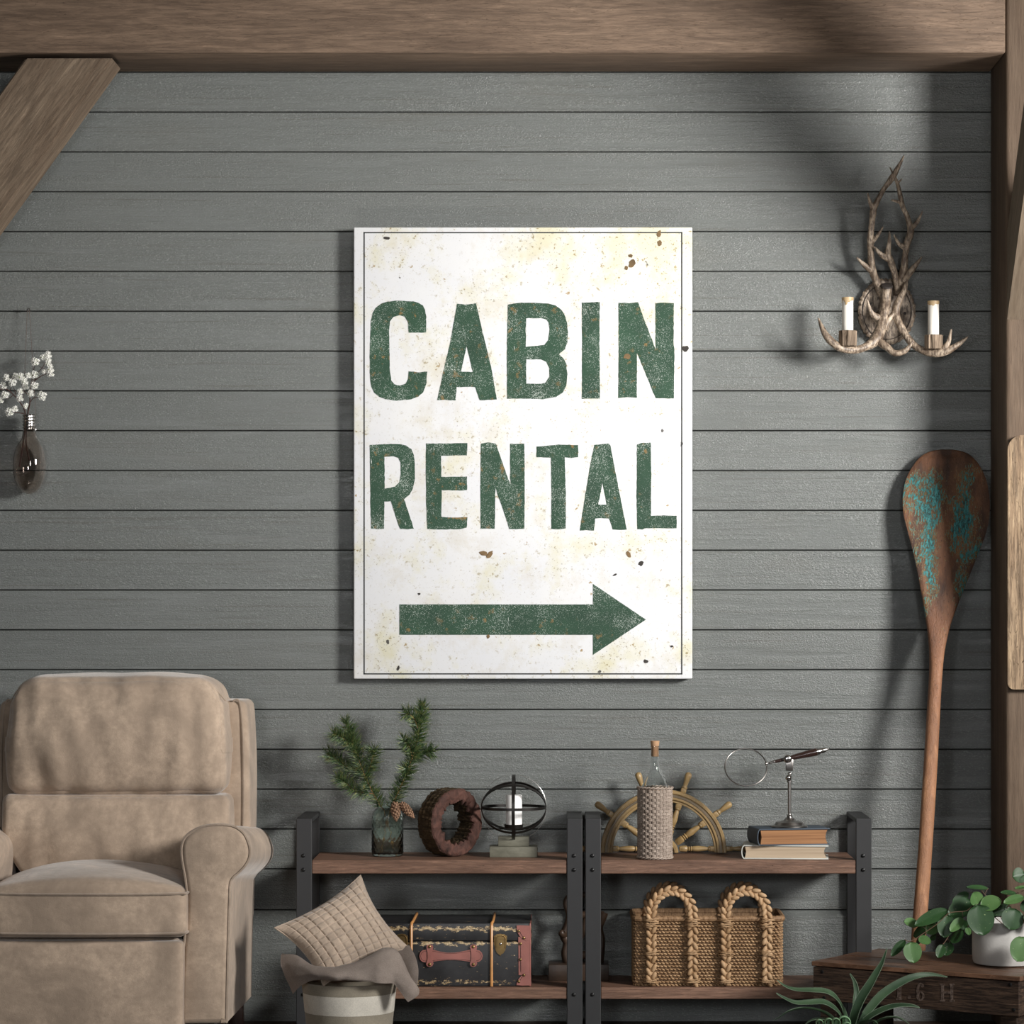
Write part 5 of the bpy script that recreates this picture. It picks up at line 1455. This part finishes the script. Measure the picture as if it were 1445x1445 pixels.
glyph([[(160, 1085), (205, 1085), (205, 1210), (212, 1214), (212, 1225), (158, 1225), (158, 1214), (168, 1210), (168, 1105), (160, 1103)]], label='faded stencilled stroke')
# ------------------------------------------------------------------ potted hoya
hd_ = .56; hs2 = S(hd_)
pc = Vector((P(1418.5, 0, hd_).x, -hd_, zc_))
pp = thing('potted_plant', 'trailing plant with round leaves in a pale concrete pot on the crate', 'plant', pc)
hp_ = P(0, 1301, hd_ + .04).z - zc_; Rp = 46.5 * hs2
b = B(); lathe(b, pc, [(.002, .001), (Rp * .86, .001), (Rp * .95, .004), (Rp * .985, .012), (Rp, .03), (Rp, hp_ - .003), (Rp - .002, hp_), (Rp - .005, hp_), (Rp - .006, hp_ - .004), (Rp - .007, .01), (.002, .009)], 64, cap=False); obj('pot', b, M['pot'], pp, angle=40)
b = B(); lathe(b, pc, [(.002, hp_ - .014), (Rp - .008, hp_ - .016)], 32, cap=False); obj('soil', b, M['soil'], pp)
def leaf_mesh(b, base, tip, width, depthdir, curl=.15, n=14, m=8, sharp=1.):
    ax = tip - base; L = ax.length; ax.normalize()
    sd = depthdir - ax * depthdir.dot(ax); sd = sd.normalized()        # leaf normal
    wd_ = ax.cross(sd).normalized()
    V = []
    for i in range(n + 1):
        t = i / n
        w = width / 2 * (max(0, math.sin(PI * (.06 * (1 - t) * t + t) ** .9)) ** .52)
        row_ = []
        for j in range(m + 1):
            s = -1 + 2 * j / m
            hgt = curl * width * (abs(s) ** 1.6) * .25 + .0008 * abs(s) - curl * L * .22 * (2 * t - 1) ** 2
            if abs(s) < .15: hgt -= .0006
            row_.append(b.verts.new(base + ax * L * t + wd_ * (w * s) + sd * hgt))
        V.append(row_)
    fs = []
    for i in range(n):
        for j in range(m):
            fs.append(b.faces.new((V[i][j], V[i + 1][j], V[i + 1][j + 1], V[i][j + 1])))
    bmesh.ops.remove_doubles(b, verts=b.verts, dist=1e-6)
    bmesh.ops.solidify(b, geom=[f for f in b.faces], thickness=.0008)
def H8(x, y, d): return Z(x, y, 6.42, 1240, 1220, d)
# (base x,y, tip x,y, apparent width, depth offset, tone 0 dark 1 pale, tilt: + faces up)
LV = [(355, 540, 226, 520, 82, .10, 1, .9), (628, 408, 322, 552, 110, .13, 0, .7), (430, 560, 312, 650, 120, .06, 0, -.8), (535, 545, 428, 620, 112, .10, 1, .4), (622, 450, 590, 665, 160, .13, 0, .2), (765, 485, 645, 608, 90, .15, 1, .5),
      (770, 590, 640, 690, 130, .07, 0, -1.2), (845, 330, 632, 470, 165, .11, 0, .5), (905, 360, 855, 250, 130, .15, 1, .5), (900, 362, 950, 645, 250, .17, 0, .15), (920, 372, 1112, 330, 135, .16, 1, .6), (995, 215, 790, 205, 38, .08, 0, 1.5),
      (815, 255, 665, 345, 80, .05, 0, .3), (1240, 400, 1180, 590, 215, .15, 0, -.1), (1200, 380, 1020, 450, 100, .09, 0, .2), (1318, 290, 1128, 350, 75, .14, 1, .9), (1248, 262, 1100, 255, 40, .08, 0, 1.5), (1325, 90, 1210, 110, 140, .06, 0, .3),
      (1345, 205, 1230, 218, 30, .06, 1, 1.5), (1330, 655, 1250, 880, 215, .19, 1, .15), (240, 682, 110, 832, 75, .11, 0, .7), (292, 700, 322, 895, 168, .14, 1, .2), (360, 665, 475, 710, 80, .12, 1, .7), (585, 722, 535, 848, 88, .12, 0, .5),
      (650, 705, 598, 828, 105, .10, 0, .6), (800, 570, 820, 642, 58, .09, 1, .5), (740, 500, 790, 595, 90, .08, 0, .2), (560, 440, 530, 510, 90, .05, 0, -.6), (1300, 330, 1400, 430, 130, .1, 0, .2), (1360, 420, 1420, 560, 150, .16, 1, .3), (1400, 200, 1460, 120, 110, .05, 0, .3),
      (520, 640, 460, 675, 60, .05, 0, -.4), (340, 705, 390, 690, 50, .1, 0, .5), (1060, 410, 1010, 470, 90, .07, 0, -.5), (1350, 250, 1450, 300, 90, .12, 1, .7)]
stem_pts = {'main1': [(1000, 540, .04), (900, 370, .09), (780, 470, .10), (640, 410, .12), (520, 480, .11)]}
top_c = pc + Vector((0, 0, hp_ - .012))
def seglen(a, c): return (a - c).length
trail = [H8(1150, 560, hd_), H8(900, 372, hd_ + .08), H8(790, 420, hd_ + .09), H8(640, 440, hd_ + .10), H8(540, 530, hd_ + .10), H8(440, 600, hd_ + .10), H8(300, 690, hd_ + .11), H8(240, 684, hd_ + .11)]
trail2 = [H8(1050, 540, hd_), H8(860, 480, hd_ + .06), H8(700, 560, hd_ + .08), H8(600, 700, hd_ + .09), H8(580, 720, hd_ + .10)]
trail3 = [H8(1150, 560, hd_), H8(1160, 400, hd_ + .05), H8(1240, 300, hd_ + .05), H8(1330, 200, hd_ + .04), H8(1345, 100, hd_ + .04)]
trail4 = [H8(1150, 560, hd_), H8(1060, 400, hd_ + .05), H8(960, 270, hd_ + .05), H8(930, 235, hd_ + .06)]
trail5 = [H8(1200, 560, hd_), H8(1290, 470, hd_ + .09), H8(1340, 640, hd_ + .15)]
alltr = []
for tr_ in (trail, trail2, trail3, trail4, trail5):
    b = B(); c = [Vector(q) for q in cr([tuple(p) for p in tr_], 8)]; tube(b, c, .0011, 6); obj('stem', b, M['stem'], pp); alltr += c
for x0, y0, x1, y1, w, dd, tone, tilt in LV:
    dd_ = hd_ - .05 + dd
    L = math.hypot(x1 - x0, y1 - y0)
    dt = 0
    base, tip = H8(x0, y0, dd_), H8(x1, y1, dd_ + .012)
    nrm_ = Vector((0, -1, tilt)).normalized()
    real_w = w * S(dd_) / 6.42
    # the width seen shrinks with tilt for leaves lying across; widen to the true width
    ax = (tip - base).normalized(); sd = (nrm_ - ax * nrm_.dot(ax)).normalized(); wd_ = ax.cross(sd)
    app = math.sqrt(wd_.x ** 2 + wd_.z ** 2)
    b = B(); leaf_mesh(b, base, tip, real_w / max(.45, app), nrm_, curl=.16)
    lf = obj('leaf', b, M['leafp'] if tone else M['leaf'], pp, angle=80)
    near = min(alltr, key=lambda q: (q - base).length)
    b = B(); tube(b, [near, near.lerp(base, .5) + Vector((0, 0, .002)), base], .0008, 5, k=3); obj('leaf_stalk', b, M['stem'], lf)
# ------------------------------------------------------------------ aloe and rosette
ad = .95
def Al(x, y, d): return Z(x, y, 7.225, 1090, 1330, d)
def planter(cx_, d_, R_, z1_, nm, label, cat):
    c = Vector((cx_, -d_, 0)); r = thing(nm, label, cat, c)
    b = B(); lathe(b, c, [(.002, .001), (R_ * .78, .001), (R_ * .82, .006), (R_, z1_), (R_ - .004, z1_), (R_ * .78, .01), (.002, .01)], 40, cap=False); obj('pot', b, M['terra'], r, angle=50)
    b = B(); lathe(b, c, [(.002, z1_ - .008), (R_ - .005, z1_ - .010)], 30, cap=False); obj('soil', b, M['soil'], r)
    return r
acx = P(1205, 0, ad).x; az = P(0, 1462, ad).z
al = planter(acx, ad, .062, az, 'aloe_plant', 'spiky dark green aloe with toothed leaves in front of the crate', 'plant')
core = Vector((acx, -ad, az - .006))
def aloe_leaf(pts, wmax, up=(0, -.6, .8), fold=.35, thorn=True, wbase=.75):
    """pts (x,y,d)"""
    c = cr([tuple(p) for p in pts], 8); W = [Al(x, y, d) for x, y, d in c]
    W = [Vector(core)] + [Vector(core).lerp(W[0], .5)] + W if (W[0] - core).length > .01 else W
    n = len(W); up = Vector(up).normalized(); b = B(); rg = []; tb_ = B()
    q = S(ad) / 7.225
    for i in range(n):
        t_ = (W[min(i + 1, n - 1)] - W[max(i - 1, 0)]).normalized()
        sd = t_.cross(up).normalized(); nn = sd.cross(t_).normalized(); t = i / (n - 1)
        w = wmax * q / 2 * (wbase + (1 - wbase) * math.sin(min(1, t * 2.2) * PI / 2)) * (1 - t ** 2.6) + .0003
        th = w * .42
        ring = []
        for a, hh in ((-1, fold), (-.55, fold * .35 + .0), (0, 0), (.55, fold * .35), (1, fold), (.6, -.55 + fold * .3), (0, -.85), (-.6, -.55 + fold * .3)):
            ring.append(b.verts.new(W[i] + sd * a * w + nn * hh * (w if hh > 0 else th)))
        rg.append(ring)
        if thorn and i > 2 and i < n - 1:
            for s in (-1, 1):
                for f_ in (0, .5):
                    e = (W[i].lerp(W[min(i + 1, n - 1)], f_)) + sd * s * w + nn * fold * w
                    k_ = .0022 * (1 - t * .5)
                    v0 = tb_.verts.new(e - t_ * .0011 - sd * s * .0006); v1 = tb_.verts.new(e + t_ * .0011 - sd * s * .0006); v2 = tb_.verts.new(e + sd * s * k_ + t_ * .0008); v3 = tb_.verts.new(e + nn * .0009 - sd * s * .0006)
                    for tri in ((v0, v1, v2), (v0, v3, v2), (v3, v1, v2), (v0, v1, v3)): tb_.faces.new(tri)
    for X, Y in zip(rg, rg[1:]):
        for j in range(8): b.faces.new((X[j], X[(j + 1) % 8], Y[(j + 1) % 8], Y[j]))
    b.faces.new(rg[0][::-1]); b.faces.new(rg[-1])
    lf = obj('leaf', b, M['aloe'], al, angle=60)
    if thorn: obj('teeth', tb_, M['thorn'], lf, smooth=False)
    else: tb_.free()
a = ad
aloe_leaf([(760, 810, a), (715, 680, a + .01), (640, 560, a + .03), (540, 500, a + .04), (400, 488, a + .05), (230, 480, a + .06), (120, 440, a + .06), (50, 382, a + .06)], 84, (.3, -.5, .8), fold=.25)
aloe_leaf([(730, 800, a + .01), (640, 680, a + .04), (520, 610, a + .06), (380, 612, a + .08), (230, 612, a + .09), (110, 560, a + .1), (40, 515, a + .1)], 78, (.2, -.6, .8), fold=.25)
aloe_leaf([(640, 800, a + .03), (540, 720, a + .07), (430, 680, a + .09), (300, 668, a + .11), (170, 700, a + .12), (80, 755, a + .12), (5, 800, a + .12)], 56, (0, .15, 1))
aloe_leaf([(850, 790, a - .02), (845, 620, a - .04), (855, 500, a - .05), (835, 400, a - .05), (790, 318, a - .05)], 58, (.2, -1, .1))
aloe_leaf([(815, 830, a + .03), (850, 700, a + .04), (905, 570, a + .04), (985, 440, a + .04), (1060, 310, a + .03), (1120, 200, a + .02), (1168, 60, a + .01)], 98, (-.6, -1, .1), fold=.2)
aloe_leaf([(945, 740, a + .0), (1010, 650, a - .01), (1120, 530, a - .02), (1280, 420, a - .03), (1450, 345, a - .04), (1620, 325, a - .05), (1785, 352, a - .05)], 88, (-.3, -1, .3), fold=.15)
aloe_leaf([(930, 800, a + .03), (1030, 730, a + .04), (1160, 670, a + .05), (1300, 640, a + .06), (1430, 645, a + .07), (1500, 664, a + .07)], 62, (0, -.8, .7), fold=.2)
aloe_leaf([(1040, 830, a + .05), (1110, 785, a + .06), (1200, 765, a + .07), (1300, 775, a + .08), (1420, 850, a + .09)], 66, (0, .0, 1))
aloe_leaf([(900, 860, a + .04), (960, 810, a + .08), (1030, 800, a + .1), (1080, 840, a + .11)], 90, (0, .2, 1), thorn=False)
aloe_leaf([(700, 840, a + .02), (560, 790, a + .02), (420, 790, a + .02), (330, 840, a + .02)], 66, (0, -.2, 1))
# pale rosette succulent
rx = P(1090 + 640 / 7.225 + 0, 0, 1.06).x; rz = P(0, 1462, 1.06).z
rs = planter(rx, 1.06, .045, rz, 'rosette_succulent', 'pale green rosette succulent with curled leaves below the aloe', 'plant')
rcore = Vector((rx, -1.06, rz - .006))
qq = S(1.06) / 7.225
for k, (x, y, r, ph) in enumerate(((575, 815, 46, .0), (730, 815, 68, .3), (648, 812, 44, .6), (480, 822, 40, 1.), (650, 870, 60, .2), (760, 860, 50, .4), (560, 880, 50, .9))):
    cx_ = Z(x, y, 7.225, 1090, 1330, 1.06 + .02 * (k % 3)); b = B(); n = 16; V = []
    for i in range(n + 1):
        a_ = math.radians(-25 + 230 * i / n); e_ = Vector((math.cos(a_), 0, math.sin(a_)))
        V.append([b.verts.new(cx_ + e_ * r * qq * f + Vector((0, dy, 0))) for f, dy in ((.80, -.008), (.9, -.012), (1.0, -.009), (1.02, 0), (.95, .012), (.75, .014), (.72, 0))])
    for A_, C_ in zip(V, V[1:]):
        for q in range(7): b.faces.new((A_[q], A_[(q + 1) % 7], C_[(q + 1) % 7], C_[q]))
    b.faces.new(V[0][::-1]); b.faces.new(V[-1])
    tube(b, [cx_ + Vector((0, .01, r * qq * .6)), cx_ + Vector((0, .012, -.004)), Vector((rcore.x, rcore.y, rcore.z))], .004, 6)
    obj('leaf', b, M['rosette'], rs, angle=60)
# ================================================================== LIGHT AND CAMERA
def area(name, loc, target, sx, sy, power, col, spread=180):
    L = bpy.data.lights.new(name, 'AREA'); L.shape = 'RECTANGLE'; L.size = sx; L.size_y = sy; L.energy = power; L.color = col
    L.spread = math.radians(spread)
    o = bpy.data.objects.new(name, L); COL.objects.link(o); o.location = loc
    o.rotation_euler = (Vector(target) - Vector(loc)).to_track_quat('-Z', 'Y').to_euler()
    return o
area('window_light', (3.95, -3.7, 2.4), (.1, 0, 1.75), 1.1, 1.0, 85, (1, .975, .945), 74)
area('left_fill', (-1.25, -7.2, 1.35), (-.5, 0, 1.3), .6, .7, 6.5, (.97, .985, 1.), 60)  # added fill, source unseen; brings glints to the left wall
area('sheen_fill', (1.35, -9.2, 2.3), (.6, 0, 1.5), .8, .8, 8, (.98, .99, 1.), 60)  # added behind the camera for a wall sheen, no window modelled
area('beam_fill', (0, -1.6, .06), (0, -.2, 2.75), 2.6, .12, 3.2, (1, .94, .86), 50)  # added strip, no real lamp; brightens the beam underside
w = bpy.data.worlds.new('room'); SC.world = w; w.use_nodes = True
w.node_tree.nodes['Background'].inputs[0].default_value = (.90, .90, .90, 1); w.node_tree.nodes['Background'].inputs[1].default_value = .033
cam = bpy.data.cameras.new('camera'); co = bpy.data.objects.new('camera', cam); COL.objects.link(co)
co.location = CAM; co.rotation_euler = (PI / 2, 0, 0)
cam.sensor_width = 36; cam.lens = 36 * D0 / (1445 * .002)
cam.shift_x = (722.5 - 795) / 1445; cam.shift_y = (850 - 722.5) / 1445
cam.clip_end = 50
SC.camera = co
SC.view_settings.view_transform = 'Standard'; SC.view_settings.look = 'None'; SC.view_settings.exposure = 0; SC.view_settings.gamma = 1
SC.view_settings.use_curve_mapping = False
SC.cycles.use_denoising = True
SC.cycles.max_bounces = 10; SC.cycles.transmission_bounces = 10; SC.cycles.transparent_max_bounces = 10
